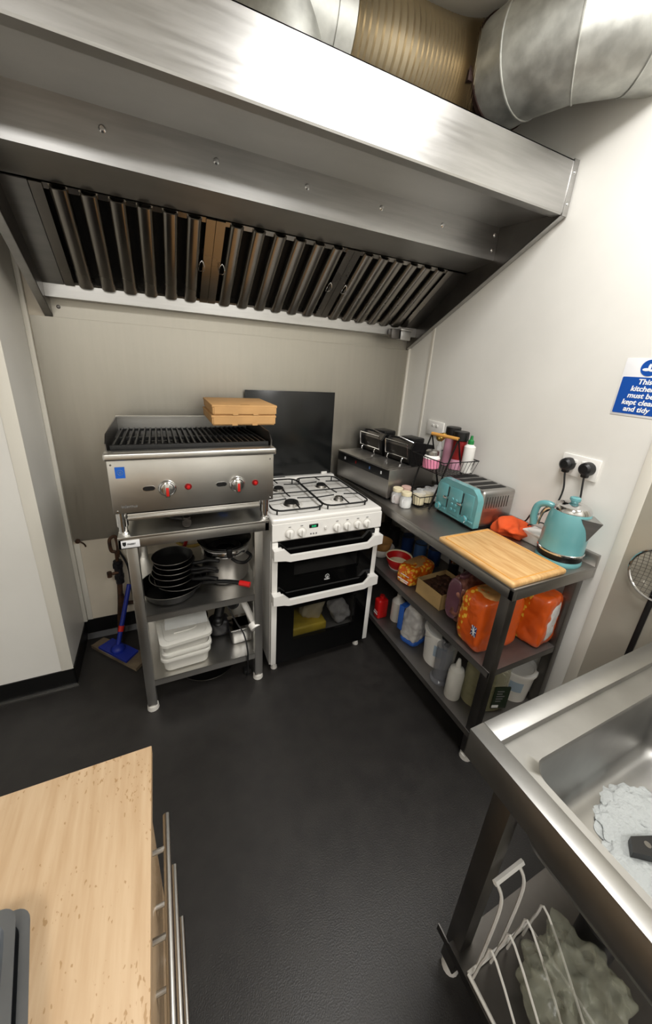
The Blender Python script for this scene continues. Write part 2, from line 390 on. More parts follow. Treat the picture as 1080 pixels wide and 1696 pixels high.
# filters
A_ = Vector((0, -.437, 2.063)); E_ = Vector((0, -.088, 1.828)); Ls = (E_-A_).length; sd_ = (E_-A_).normalized(); nd = Vector((0, sd_.z, -sd_.y))
if nd.z > 0: nd = -nd
def fp(u, v, w): return Vector((u, 0, 0))+A_+sd_*v+nd*w
def fslab(b, u0, u1, v0, v1, w0, w1):
    vs = [b.bm.verts.new(fp(u, v, w_)) for w_ in (w0, w1) for u, v in ((u0, v0), (u1, v0), (u1, v1), (u0, v1))]
    for q in ((0, 1, 2, 3), (7, 6, 5, 4), (0, 4, 5, 1), (1, 5, 6, 2), (2, 6, 7, 3), (3, 7, 4, 0)): b.bm.faces.new([vs[i] for i in q])
    return b
def slat_mesh(u0, prof, v0, v1):
    b = B(); A = [b.bm.verts.new(fp(u0+u, v0, w_)) for u, w_ in prof]; C = [b.bm.verts.new(fp(u0+u, v1, w_)) for u, w_ in prof]; n = len(prof)
    b.bm.faces.new(A); b.bm.faces.new(C[::-1])
    for i in range(n): b.bm.faces.new((A[i], C[i], C[(i+1) % n], A[(i+1) % n]))
    return b
fslab(B(), HX0, -1.842, 0, Ls, -.002, .004).out('blank_panel', 'steel', hood)
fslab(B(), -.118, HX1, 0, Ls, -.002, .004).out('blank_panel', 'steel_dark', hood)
PR_ = [(-.027, -.012), (-.026, .004), (-.021, .012), (-.012, .016), (.012, .016), (.021, .012), (.026, .004), (.027, -.012), (.024, -.012), (.022, .002), (.012, .012), (-.012, .012), (-.022, .002), (-.024, -.012)]
fx = [-1.84, -1.276, -.687, -.12]
for k in range(3):
    a, c = fx[k]+.001, fx[k+1]-.001
    fb = B(); fr = .034
    fslab(fb, a, a+fr, 0, Ls, -.04, .006); fslab(fb, c-fr, c, 0, Ls, -.04, .006)
    fslab(fb, a+fr, c-fr, 0, .02, -.04, .0); fslab(fb, a+fr, c-fr, Ls-.012, Ls, -.04, 0)
    f = fb.out('filter', 'filter_steel', hood)
    fslab(B(), a+.002, c-.002, .002, Ls-.002, -.043, -.04).out('gap_shade_sheet', 'gap_shade', f)  # black sheet added behind the slats as the shade in the gaps
    pit = (c-a-2*fr)/6; s0 = None; g0 = None
    for i in range(6):
        u = a+fr+pit*(i+.5)
        if s0 is None: s0 = slat_mesh(u, PR_, .004, Ls-.004).out('slat', 'filter_steel', f, ang=50); u0 = u
        else: clone(s0, f, (u-u0, 0, 0))
        if i < 5:
            if g0 is None: g0 = slat_mesh(u+pit/2, [(p, -q-.024) for p, q in PR_], .004, Ls-.004).out('rear_slat', 'gap_shade', f, ang=50); v0_ = u  # rear steel row coloured black so the gaps look shaded
            else: clone(g0, f, (u-v0_, 0, 0))
    for u in (a+.04, c-.04) if k == 1 else ((c-.04,) if k == 0 else (a+.04,)):
        pts = [fp(u+.012*math.cos(t*PI/6), .21+.026*math.sin(t*PI/6), .009+.012*abs(math.cos(t*PI/6))) for t in range(12)]
        B().tube(pts, .0016, 6, True).out('ring_handle', 'chrome', f)
t = B().box(-.24, -.185, -.13, -.088, 1.752, 1.806, .004).out('grease_cup', 'steel_dark', hood)
B().box(-.178, -.105, -.135, -.088, 1.748, 1.80, .004).box(-.184, -.099, -.14, -.088, 1.80, 1.81, .002).out('drip_cup', 'steel', hood)
B().lathe([(0, .004), (.006, .003), (.008, 0), (0, 0)], (-1.89, -.004, 1.745), 12, Matrix.Rotation(PI/2, 4, 'X')).out('bolt', 'steel_dark', hood)

# ------------------------------------------------------------------ duct above hood
duct = thing('extractor_duct', 'galvanised extractor duct with a corrugated hose section above the hood', 'duct', (-1.08, -.564, 2.361))
DR, ZD, XH, YC, RB = .155, 2.615, -.283, -.739, .423
hp = smooth_path([(XH, YC+.004, ZD), (XH-.012, YC+.05, ZD), (XH-.06, YC+.105, ZD), (XH-.16, YC+.15, ZD), (XH-.34, YC+.17, ZD), (XH-.60, YC+.175, ZD)], 22)
B().tube(hp, DR, 48, rad=[DR-.006+(.008 if i % 2 else 0) for i in range(len(hp))]).out('corrugated_hose', 'flexduct', duct, ang=10)
B().cyl((XH-.60, YC+.175, ZD), (XH-.66, YC+.175, ZD), DR+.004, n=40).cyl((XH-.80, YC+.175, 2.362), (XH-.80, YC+.175, ZD+.17), DR, n=40).cyl((XH-.66, YC+.175, ZD), (XH-.80, YC+.175, ZD), DR, n=40).out('hood_spigot', 'galv', duct)
B().lathe([(DR-.002, 0), (DR+.008, 0), (DR+.008, .016), (DR-.002, .016)], (XH, YC-.002, ZD), 48, Matrix.Rotation(-PI/2, 4, 'X')).box(XH-DR-.016, XH-DR+.006, YC-.006, YC+.02, ZD-.07, ZD-.03, .003).out('hose_clamp', 'dark_red_metal', duct)
angs = [0, R(11), R(34), R(56), R(69.9)]
def ring(a, r, n=40):
    c = Vector((XH+RB-RB*math.cos(a), YC-RB*math.sin(a), ZD)); rd = Vector((-math.cos(a), -math.sin(a), 0))
    return [c+rd*r*math.cos(2*PI*k/n)+Vector((0, 0, 1))*r*math.sin(2*PI*k/n) for k in range(n)]
def seg_between(r0, r1):
    b = B(); n = len(r0); A = [b.bm.verts.new(p) for p in r0]; C = [b.bm.verts.new(p) for p in r1]
    for k in range(n): b.bm.faces.new((A[k], A[(k+1) % n], C[(k+1) % n], C[k]))
    return b
for i in range(4):
    sg = seg_between(ring(angs[i], DR+.003), ring(angs[i+1], DR+.003)).out('elbow_segment', 'galv', duct, ang=60)
    B().tube(ring(angs[i+1], DR+.004), .0035, 6, True).out('seam_bead', 'galv', sg)

# ------------------------------------------------------------------ chargrill table
tb = thing('prep_table', 'small steel table with two shelves of pans holding the chargrill', 'table', (-1.42, -.36, 0))
TX0, TX1, TY0, TY1 = -1.713, -1.127, -.667, -.07
B().box(TX0, TX1, TY0, TY1, .907, .919, .002).box(TX0, TX1, TY0, TY0+.02, .869, .91, .002).box(TX0, TX0+.02, TY0, TY1, .869, .91, .002).box(TX1-.02, TX1, TY0, TY1, .869, .91, .002).out('table_top', 'steel_bright', tb)
for x in (TX0+.022, TX1-.062):
    for y in (TY0+.02, TY1-.06):
        lg = B().box(x, x+.04, y, y+.04, .03, .87, .003).out('leg', 'steel_bright', tb)
        B().cyl((x+.02, y+.02, 0), (x+.02, y+.02, .022), .026, .024, 16).cyl((x+.02, y+.02, .02), (x+.02, y+.02, .032), .017).out('foot', 'offwhite_plastic', lg)
for z in (.531, .176):
    B().box(TX0+.024, TX1-.024, TY0+.023, TY1-.023, z-.004, z).box(TX0+.024, TX1-.024, TY0+.023, TY0+.026, z-.034, z-.002).box(TX0+.024, TX1-.024, TY1-.026, TY1-.023, z-.034, z-.002).out('shelf', 'steel_bright', tb)
pl = B().box(-1.703, -1.64, TY0-.0015, TY0, .874, .905, .0005).out('maker_plate', 'sign_white', tb)
text('PARRY', .0095, 'dark_print', pl, (-1.682, TY0-.0016, .886), (1, 0, 0), (0, 0, 1), bold=.0004, align='LEFT')
B().prism([(-1.698, .899), (-1.686, .899), (-1.686, .888), (-1.692, .881), (-1.698, .888)], 'y', TY0-.0025, TY0-.001).out('shield_emblem', 'dark_print', pl)

# ------------------------------------------------------------------ chargrill
cg = thing('chargrill', 'steel gas chargrill with two red-marked control dials on the small table', 'chargrill', (-1.41, -.4, .919))
CX0, CX1, CY0, CY1 = -1.714, -1.109, -.66, -.15
B().box(CX0, CX1, CY0, CY1, 1.012, 1.222, .003).out('body', 'steel_bright', cg)
B().box(CX0-.006, CX1+.006, CY0-.022, CY0+.035, 1.218, 1.246, .008, 3).out('front_rail', 'steel_bright', cg)
B().box(CX0, CX1, CY0+.035, CY1, 1.218, 1.232).out('fire_tray', 'cast_iron', cg)
for x0, x1 in ((CX0, CX0+.004), (CX1-.004, CX1)):
    B().prism([(CY0+.03, 1.22), (CY0+.03, 1.27), (CY0+.07, 1.297), (CY1, 1.297), (CY1, 1.22)], 'x', x0, x1).out('side_guard', 'steel_dark', cg)
B().box(CX0, CX1, CY1-.004, CY1, 1.22, 1.297).box(CX0, CX1, CY1-.02, CY1, 1.294, 1.299).out('rear_guard', 'steel_bright', cg)
gb = None; nb = 25
for i in range(nb):
    x = CX0+.025+(CX1-CX0-.05)*i/(nb-1)
    if gb is None:
        gb = B().prism([(x-.0055, 1.243), (x-.003, 1.264), (x+.003, 1.264), (x+.0055, 1.243)], 'y', CY0+.045, CY1-.012).rot('X', R(-2.4), (x, CY0+.045, 1.25)).out('grate_bar', 'cast_iron', cg); gx = x
    else: clone(gb, cg, (x-gx, 0, 0))
B().box(CX0+.012, CX1-.012, CY0+.037, CY0+.047, 1.236, 1.262, .003).box(CX0+.012, CX1-.012, CY1-.016, CY1-.008, 1.225, 1.24).box(CX0+.012, CX1-.012, -.42, -.41, 1.236, 1.25).out('grate_frame', 'cast_iron', cg)
YX = Matrix.Rotation(PI/2, 4, 'X')
for i, x in enumerate((-1.526, -1.263)):
    z = 1.10-.004*i
    kb = B().lathe([(0, .010), (.026, .010), (.031, .006), (.033, 0), (0, 0)], (x, CY0, z), 32, YX).out('control_dial', 'chrome', cg)
    B().lathe([(0, .022), (.02, .021), (.022, .010), (0, .010)], (x, CY0, z), 28, YX).out('dial_hub', 'chrome', kb)
    B().box(x-.009, x+.009, CY0-.038, CY0-.012, z-.026, z+.022, .004).out('dial_grip', 'alu', kb)
    B().box(x-.005, x+.005, CY0-.0392, CY0-.036, z-.02, z+.014, .001).out('pointer', 'red_bright', kb)
    B().prism([(x-.062+.012*math.cos(a)+(-.008 if math.cos(a) < 0 else .008), z+.004+.0085*math.sin(a)) for a in [j*PI/8 for j in range(16)]], 'y', CY0-.002, CY0).out('ignition_slot', 'black_plastic', cg)
    B().prism([(x-.062+.014*math.cos(a)+(-.008 if math.cos(a) < 0 else .008), z+.004+.0105*math.sin(a)) for a in [j*PI/8 for j in range(16)]], 'y', CY0-.0012, CY0).out('slot_rim', 'chrome', cg)
    bt = B().lathe([(0, .003), (.012, .003), (.0135, 0), (0, 0)], (x+.075, CY0, z), 20, YX).out('ignition_button', 'dark_red', cg)
    B().lathe([(0, .011), (.006, .010), (.007, .003), (0, .003)], (x+.075, CY0, z), 16, YX).out('button_cap', 'red', bt)
st = B().box(-1.691, -1.66, CY0-.001, CY0, 1.15, 1.192).out('blue_sticker', 'blue_sticker', cg)
B().tube(arc((-1.675, CY0-.0012, 1.171), .009, 0, 2*PI, 20)[:-1], .0013, 5, True).cyl((-1.675, CY0-.0012, 1.171), (-1.675, CY0-.002, 1.171), .004, n=12).out('sticker_mark', 'can_label', st)
text('Infernus', .0165, 'grey_print', cg, (-1.686, CY0-.0005, 1.034), (1, 0, 0), (0, 0, 1), align='LEFT')
for x, z in ((-1.702, 1.2), (-1.125, 1.196), (-1.70, 1.022), (-1.122, 1.022)): B().lathe([(0, .002), (.003, .002), (.004, 0), (0, 0)], (x, CY0, z), 10, YX).out('screw', 'chrome', cg)
for x in (CX0+.022, CX1-.03):
    for y in (CY0+.03, CY1-.05): B().lathe([(.0, .0), (.017, .0), (.018, .008), (.015, .012), (.0155, .032), (.020, .034), (.020, .094), (0, .094)], (x, y, .919), 20).out('leg', 'chrome', cg)
B().box(-1.672, -1.165, CY0+.012, CY1-.02, .981, 1.004, .003).box(-1.672, -1.165, CY0+.004, CY0+.014, .978, .994, .003).out('drip_drawer', 'steel_bright', cg)
B().box(CX0+.004, CX1-.004, CY0+.05, CY1, 1.0, 1.014).out('underside', 'black_plastic', cg)
B().cyl((-1.465, -.63, .945), (-1.465, -.30, .945), .012).cyl((-1.465, -.655, .945), (-1.465, -.62, .945), .019, n=6).cyl((-1.465, -.64, .925), (-1.465, -.64, .965), .013).out('gas_inlet', 'steel_dark', cg)
B().tube(smooth_path([(-1.465, -.33, .945), (-1.5, -.36, .94), (-1.55, -.45, .935), (-1.52, -.55, .932), (-1.47, -.58, .935)]), .007).out('gas_hose', 'dark_stuff', cg)
B().tube(arc((-1.30, -.52, .938), .018, 0, 2*PI, 16, (1, 0, 0), (0, 1, 0))[:-1], .006, 6, True).out('blue_tap', 'blue_sticker', cg)

# ------------------------------------------------------------------ pizza boxes
for i, (z, dx, lab) in enumerate(((1.2995, 0, 'lower flat brown cardboard box resting on the chargrill guard'), (1.3445, .004, 'upper flat brown cardboard box, topmost of the pair on the chargrill'))):
    t = thing('cardboard_box', lab, 'box', (-1.18, -.29, z), group='flat cardboard boxes on the chargrill')
    x0, x1, y0, y1 = -1.327+dx, -1.037+dx, -.452, -.132
    bs = B(); bs.box(x0+.007, x1-.007, y0+.007, y1-.007, z, z+.012, .001).box(x0+.003, x1-.003, y0+.003, y1-.003, z+.006, z+.035, .001); bs.out('base', 'cardboard', t)
    ld = B().box(x0, x1, y0, y1, z+.033, z+.044, .003).out('lid', 'cardboard', t)
    B().box(x0+.01, x1-.01, y0, y0+.002, z+.006, z+.036).out('front_flap', 'cardboard', t)
    for q in (.10, .19): B().box(x0+q-.012, x0+q+.012, y0-.0012, y0+.001, z+.0, z+.008).out('tab', 'cardboard', t)
    B().box(x0+.125, x0+.165, y0+.004, y0+.02, z+.0436, z+.0446).out('tuck_slot', 'card_edge', ld)

# ------------------------------------------------------------------ cooker
ck = thing('gas_cooker', 'white freestanding gas cooker with black oven doors and raised black glass lid', 'cooker', (-.81, -.33, 0))
KX0, KX1, KY0, KY1 = -1.104, -.513, -.628, -.03
b = B(); b.box(KX0, KX0+.012, KY0+.02, KY1, .035, .885).box(KX1-.012, KX1, KY0+.02, KY1, .035, .885).box(KX0, KX1, KY1-.01, KY1, .035, .885).box(KX0, KX1, KY0+.03, KY1, .035, .06).box(KX0, KX1, KY0+.03, KY1, .49, .51)
b.box(KX0, KX1, KY0+.03, KY1, .78, .79); b.out('body', 'white_enamel', ck)
B().box(KX0-.001, KX1+.001, KY0-.006, KY1, .868, .9, .011, 4).box(KX0+.01, KX1-.01, KY1-.045, KY1, .896, .912, .006, 3).out('hob', 'white_enamel', ck)
B().box(KX0+.05, KX0+.25, KY1-.034, KY1-.018, .9115, .9125).out('vent_slot', 'black_plastic', ck)
fa = B().prism([(KY0-.004, .785), (KY0-.012, .793), (KY0-.008, .875), (KY0+.02, .885), (KY0+.03, .785)], 'x', KX0, KX1).out('control_panel', 'white_enamel', ck)
YK = KY0-.011
for i, x in enumerate((-1.02, -.96, -.773, -.716, -.655, -.601)):
    k = B().lathe([(0, .016), (.016, .015), (.019, .010), (.021, .0), (0, 0)], (x, YK, .823), 24, YX).out('control_knob', 'white_plastic', fa)
    B().box(x-.005, x+.005, YK-.027, YK-.012, .805, .841, .003).out('knob_grip', 'white_plastic', k)
    B().lathe([(.021, .0008), (.026, .0008), (.026, 0), (.021, 0)], (x, YK, .823), 24, YX).out('knob_ring', 'offwhite_plastic', k)
    B().box(x-.006, x+.006, YK-.0008, YK+.003, .855, .8575).out('symbol', 'grey_print', fa)
dp = B().box(-.922, -.875, YK-.002, YK+.004, .838, .857, .004, 3).out('clock_display', 'black_plastic', fa)
text('0:00', .0135, 'green_disp', dp, (-.8985, YK-.0022, .8425), (1, 0, 0), (0, 0, 1))
for x in (-.912, -.898, -.884): B().lathe([(0, .004), (.0035, .003), (.0045, 0), (0, 0)], (x, YK, .808), 12, YX).out('button', 'grey_print', fa)
B().lathe([(0, .008), (.007, .007), (.008, 0), (0, 0)], (-.835, YK, .831), 14, YX).out('spark_button', 'white_plastic', fa)
def door(z0, z1, name, win):
    d = B(); x0, x1 = KX0+.03, KX1-.03; wx0, wx1, wz0, wz1 = win; y0, y1 = KY0-.008, KY0+.014
    d.box(x0, x1, y0, y1, z0, wz0); d.box(x0, x1, y0, y1, wz1, z1); d.box(x0, wx0, y0, y1, wz0, wz1); d.box(wx1, x1, y0, y1, wz0, wz1)
    d = d.out(name, 'black_glass', ck)
    for a, c in ((KX0+.001, x0), (x1, KX1-.001)): B().box(a, c, y0, y1, z0, z1, .003).out('door_edge', 'white_enamel', d)
    B().box(wx0, wx1, KY0-.006, KY0-.003, wz0, wz1).out('window_pane', 'oven_pane', d)
    B().box(wx0-.02, wx1+.02, KY0+.016, KY1-.04, wz0-.02, wz0-.015).box(wx0-.02, wx1+.02, KY0+.016, KY1-.04, wz1+.015, wz1+.02).box(wx0-.02, wx0-.015, KY0+.016, KY1-.04, wz0-.02, wz1+.02).box(wx1+.015, wx1+.02, KY0+.016, KY1-.04, wz0-.02, wz1+.02).box(wx0-.02, wx1+.02, KY1-.045, KY1-.04, wz0-.02, wz1+.02).out('oven_cavity', 'oven_in', d)
    return d
d1 = door(.505, .781, 'top_oven_door', (-.99, -.625, .575, .66))
d2 = door(.055, .500, 'main_oven_door', (-.982, -.615, .185, .39))
def handle(par, z):
    ys = KY0-.008
    prof = [(KX0, z+.045), (KX0+.05, z+.048), (KX0+.085, z+.012), (KX1-.085, z+.012), (KX1-.05, z+.048), (KX1, z+.045), (KX1, z-.005), (KX1-.055, z-.012), (KX1-.08, z-.02), (KX0+.08, z-.02), (KX0+.055, z-.012), (KX0, z-.005)]
    h = B(); h.prism(prof, 'y', ys-.038, ys-.022); h.box(KX0, KX0+.045, ys-.024, ys+.004, z-.004, z+.045, .003); h.box(KX1-.045, KX1, ys-.024, ys+.004, z-.004, z+.045, .003)
    h.out('door_handle', 'white_plastic', par)
handle(d1, .712); handle(d2, .463)
B().tube(arc((-.806, KY0-.009, .548), .0105, 0, 2*PI, 20)[:-1], .0009, 5, True).cyl((-.806, KY0-.008, .546), (-.806, KY0-.0095, .546), .0028, n=8).box(-.8085, -.8035, KY0-.0095, KY0-.008, .541, .549).out('logo_ring', 'white_print', d1)
text('INDESIT', .0085, 'white_print', d1, (-.806, KY0-.0085, .527), (1, 0, 0), (0, 0, 1), bold=.0002)
B().box(KX0+.03, KX1-.03, KY0+.02, KY1-.1, .03, .055).out('plinth', 'black_plastic', ck)
for x in (KX0+.03, KX1-.05):
    for y in (KY0+.03, KY1-.06): B().cyl((x, y, 0), (x, y, .036), .018, .012, 12).out('foot', 'offwhite_plastic', ck)
burn = [(-.955, -.47, .036), (-.955, -.25, .028), (-.695, -.25, .028), (-.69, -.475, .022)]
for i, (x, y, r) in enumerate(burn):
    bb = B().lathe([(0, .012), (r, .012), (r+.006, .0), (0, 0)], (x, y, .9), 28).out('burner', 'burner_alu', ck)
    B().lathe([(0, .020), (r*.8, .020), (r*.95, .017), (r*.95, .012), (0, .012)], (x, y, .9), 28).out('burner_cap', 'cast_iron' if i < 3 else 'burner_alu', bb)
    B().lathe([(r+.012, .0012), (r+.022, .0012), (r+.022, 0), (r+.012, 0)], (x, y, .9), 28).out('burner_dish', 'offwhite_plastic', bb)
def rrect(x0, x1, y0, y1, r, z):
    p = []
    for cx, cy, a in ((x1-r, y1-r, 0), (x0+r, y1-r, PI/2), (x0+r, y0+r, PI), (x1-r, y0+r, 1.5*PI)):
        p += [(cx+r*math.cos(a+i*PI/8), cy+r*math.sin(a+i*PI/8), z) for i in range(5)]
    return p
for gx0, gx1, bl in ((-1.085, -.826, burn[:2]), (-.822, -.568, burn[2:])):
    g = B(); g.tube(rrect(gx0, gx1, -.60, -.145, .045, .926), .0045, 8, True)
    g.tube([(gx0, -.372, .926), (gx1, -.372, .926)], .004, 6)
    for x, y, r in bl:
        for dx, dy in ((1, 0), (-1, 0), (0, 1), (0, -1)):
            ex = gx1 if dx > 0 else gx0 if dx < 0 else x
            ey = y if dy == 0 else ((-.145 if y > -.37 else -.372) if dy > 0 else (-.372 if y > -.37 else -.60))
            sx, sy = x+dx*.03, y+dy*.03
            g.tube([(ex, ey, .926), (sx+(ex-sx)*.3, sy+(ey-sy)*.3, .930), (sx, sy, .932)], .0036, 6)
    for x in (gx0+.02, gx1-.02):
        for y in (-.58, -.165): g.cyl((x, y, .9), (x, y, .926), .004, n=8)
    g.out('pan_support', 'cast_iron', ck)
ldz = B().box(KX0+.014, KX1-.022, -.006, 0, .0, .515, .0025).rot('X', R(-1.0)); bmesh.ops.translate(ldz.bm, verts=ldz.bm.verts, vec=(0, -.032, .908))
lid = ldz.out('glass_lid', 'black_lid', ck)
for x in (KX0+.06, KX1-.07): B().box(x-.02, x+.02, -.045, -.028, .905, .925, .003).out('lid_hinge', 'white_plastic', lid)
# dishes stored inside the main oven
t = thing('oven_dish', 'yellow dish lying flat inside the main oven', 'dish', (-.86, -.42, .17))
B().box(-.985, -.77, -.605, -.25, .171, .225, .012, 3).out('dish_body', 'yellow_dish', t)
for nm, lab, c, sz, rz, m in (('paper_bag', 'cream paper bag standing inside the main oven', (-.83, -.52, .30), (.12, .08, .16), .3, 'cream'), ('foil_pack', 'silver foil pack leaning inside the main oven behind the glass', (-.68, -.56, .255), (.10, .07, .16), -.5, 'flour_white')):
    o = B().soft((0, 0, 0), sz, 4, 5, .012, 20, rz*3).rot('Y', rz); bmesh.ops.translate(o.bm, verts=o.bm.verts, vec=c)
    tag(rehome(o.out(nm, m)), lab, 'bag')

# ------------------------------------------------------------------ right worktop table
wt = thing('steel_worktop_table', 'long steel work table with two shelves along the right wall', 'table', (-.24, -.73, 0))
WX0, WX1, WY0, WY1 = -.473, -.002, -1.407, -.03
B().box(WX0, WX1, WY0, WY1, .883, .895, .002).box(WX0, WX0+.02, WY0, WY1, .845, .886, .002).box(WX0, WX1, WY0, WY0+.02, .845, .886, .002).box(WX1-.02, WX1, WY0, WY1, .845, .886, .002).out('table_top', 'steel_table', wt)
B().box(WX1-.016, WX1, WY0, WY1, .89, .945, .002).out('upstand', 'steel_table', wt)
for x in (WX0+.02, WX1-.062):
    for y in (WY0+.02, WY1-.06):
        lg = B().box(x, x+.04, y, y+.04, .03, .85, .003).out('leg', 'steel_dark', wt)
        B().cyl((x+.02, y+.02, 0), (x+.02, y+.02, .022), .026, .024, 16).cyl((x+.02, y+.02, .02), (x+.02, y+.02, .032), .017).out('foot', 'white_plastic', lg)
for z in (.498, .159):
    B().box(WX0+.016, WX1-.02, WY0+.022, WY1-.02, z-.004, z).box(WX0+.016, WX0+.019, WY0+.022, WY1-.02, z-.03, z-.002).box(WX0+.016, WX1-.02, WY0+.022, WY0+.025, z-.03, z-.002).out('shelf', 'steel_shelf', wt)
HT = .895

# twin fryer
fy = thing('twin_fryer', 'twin steel counter fryer with flat lids in the far corner of the worktop', 'fryer', (-.43, -.546, HT), R(8.4))
def L(b, n, m, p=None): return b.out(n, m, p or fy, local=True)
L(B().box(0, .355, 0, .485, .012, .172, .003), 'body', 'steel_table')
L(B().box(-.003, .0, .003, .482, .118, .168, .001), 'control_strip', 'black_plastic')
fs = fy.children[-1]
for y, m in ((.06, 'white_print'), (.16, 'can_label'), (.29, 'dark_red'), (.40, 'white_print')): L(B().box(-.0045, -.003, y, y+.008, .136, .152), 'indicator', m, fs)
for y in (.02, .44):
    for x in (.03, .31): L(B().cyl((x, y+.01, 0), (x, y+.01, .013), .015, n=12), 'foot', 'black_rubber')
for k, y0 in enumerate((.004, .246)):
    L(B().box(-.008, .165, y0, y0+.235, .172, .180, .002), 'lid', 'steel_table')
    hd = L(B().prism([(.185, .18), (.172, .27), (.195, .302), (.33, .275), (.345, .18)], 'y', y0+.022, y0+.215), 'control_head', 'steel_dark')
    for yy in (y0+.010, y0+.213): L(B().prism([(.165, .174), (.155, .272), (.185, .312), (.335, .285), (.35, .174)], 'y', yy, yy+.014), 'end_plate', 'black_plastic', hd)
    L(B().tube([(.155, y0+.03, .215), (.143, y0+.03, .295), (.143, y0+.212, .295), (.155, y0+.212, .215)], .004, 6, True), 'wire_rest', 'chrome', hd)
    for yy in (y0+.065, y0+.185): L(B().tube([(.158, yy, .215), (.146, yy, .205), (.144, yy, .192), (.152, yy, .184)], .003, 6), 'hook', 'chrome', hd)
    L(B().box(.215, .31, y0+.06, y0+.17, .285, .318, .008), 'dial_box', 'black_plastic', hd)
    L(B().tube([(.22, y0+.05, .295), (.17, y0+.12, .322), (.25, y0+.2, .305)], .004, 6), 'basket_handle', 'chrome', hd)

# jars beside the fryer
def mug_jar(loc, rz, label, fill, lidm):
    t = thing('handled_jar', label, 'jar', loc, rz, 'handled glass jars on the worktop')
    B().lathe([(0, 0), (.028, 0), (.032, .006), (.032, .052), (.024, .066), (.024, .078), (.022, .078), (.022, .066), (.0295, .051), (.0295, .006), (0, .003)], n=24).out('glass_body', 'glass', t, local=True)
    B().lathe([(0, .004), (.028, .004), (.029, .008), (.029, .042), (0, .044)], n=20).out('filling', fill, t, local=True)
    B().lathe([(.0255, .066), (.027, .068), (.027, .084), (.025, .086), (0, .086)], n=24).out('lid', lidm, t, local=True)
    B().tube(smooth_path([(-.03, 0, .05), (-.048, 0, .05), (-.052, 0, .03), (-.045, 0, .014), (-.03, 0, .014)], 4), .0045, 8).out('handle', 'glass', t, local=True)
    return t
mug_jar((-.385, -.655, HT), .6, 'handled glass jar of white sugar nearest the worktop edge', 'sugar', 'cream')
mug_jar((-.39, -.585, HT), .5, 'handled glass jar with pinkish filling close against the fryer', 'pinkish', 'cream')
mug_jar((-.33, -.578, HT), .4, 'handled glass jar with pink lid between the fryer and the wire caddy', 'pinkish', 'pinkish')

# two tier wire caddy
cy = thing('wire_caddy', 'black two-tier wire caddy with a wooden handle beside the toaster', 'caddy', (-.19, -.64, HT))
aL, aR = Vector((-.2, -.565, 1.268)), Vector((-.165, -.725, 1.268))
B().cyl(aL, aR, .009, n=14).out('handle', 'wood_handle', cy)
for a, ff, bf in ((aL, Vector((-.305, -.565, HT+.004)), Vector((-.075, -.565, HT+.004))), (aR, Vector((-.285, -.728, HT+.004)), Vector((-.045, -.728, HT+.004)))):
    B().tube([ff, a, bf], .0058, 8).out('leg_frame', 'black_plastic', cy)
def basket(x0, x1, y0, y1, z0, z1, nx, ny, name):
    b = B(); i = .016
    b.tube([(x0, y0, z1), (x1, y0, z1), (x1, y1, z1), (x0, y1, z1)], .0028, 6, True)
    b.tube([(x0+i, y0+i, z0), (x1-i, y0+i, z0), (x1-i, y1-i, z0), (x0+i, y1-i, z0)], .0024, 6, True)
    for k in range(ny+1):
        f = k/ny; y = y0+(y1-y0)*f; yi = y0+i+(y1-y0-2*i)*f
        b.tube([(x0, y, z1), (x0+i, yi, z0), (x1-i, yi, z0), (x1, y, z1)], .0013, 5)
    for k in range(nx+1):
        f = k/nx; x = x0+(x1-x0)*f; xi = x0+i+(x1-x0-2*i)*f
        b.tube([(x, y0, z1), (xi, y0+i, z0), (xi, y1-i, z0), (x, y1, z1)], .0013, 5)
    return b.out(name, 'black_plastic', cy)
basket(-.295, -.065, -.79, -.545, 1.095, 1.165, 9, 10, 'upper_basket')
basket(-.345, -.05, -.715, -.565, HT+.006, .965, 9, 7, 'lower_basket')
def bottle(name, label, cat, loc, prof, m, capprof=None, capm=None, band=None, bandm=None, group=None, rz=0):
    t = thing(name, label, cat, loc, rz, group)
    B().lathe(prof, n=24).out('body', m, t, local=True)
    if capprof: B().lathe(capprof, n=20).out('cap', capm, t, local=True)
    if band: B().lathe(band, n=24).out('label_band', bandm, t, local=True)
    return t
def can(r, h, e=.004): return [(0, 0), (r-e, 0), (r, e), (r, h-e), (r-e, h), (0, h)]
ZB = 1.0985
bottle('jar', 'pink jar with a clear lid in the upper caddy basket', 'jar', (-.238, -.635, ZB), can(.043, .055), 'pink', [(.032, .068), (.034, .07), (.034, .09), (.03, .094), (0, .094)], 'alu', [(.0435, .052), (.044, .054), (.034, .07), (.03, .07)], 'sugar')
bottle('sprinkle_tub', 'pink tub with black lid at the back of the upper caddy basket', 'tub', (-.10, -.614, ZB), can(.036, .16), 'pink_light', [(.036, .16), (.039, .162), (.039, .208), (.036, .211), (0, .211)], 'black_plastic')
bottle('sprinkle_tub', 'red tub with black lid in the upper caddy basket', 'tub', (-.115, -.69, ZB), can(.036, .155), 'dark_red', [(.036, .155), (.039, .157), (.039, .198), (.036, .201), (0, .201)], 'black_plastic', can(.0365, .06), 'pink_light')
bottle('sauce_bottle', 'white bottle with pointed green cap at the end of the upper basket', 'bottle', (-.105, -.752, ZB), [(0, 0), (.026, 0), (.028, .004), (.028, .135), (.014, .148), (0, .148)], 'white_plastic', [(.0, .143), (.015, .143), (.0145, .165), (.008, .172), (.006, .19), (0, .192)], 'green')
t = thing('gold_cap_bottle', 'small gold-topped bottle under the caddy handle', 'bottle', (-.152, -.585, ZB))
B().lathe([(0, 0), (.014, 0), (.015, .003), (.015, .10), (.008, .115), (.008, .13), (0, .13)], n=18).out('body', 'glass', t, local=True)
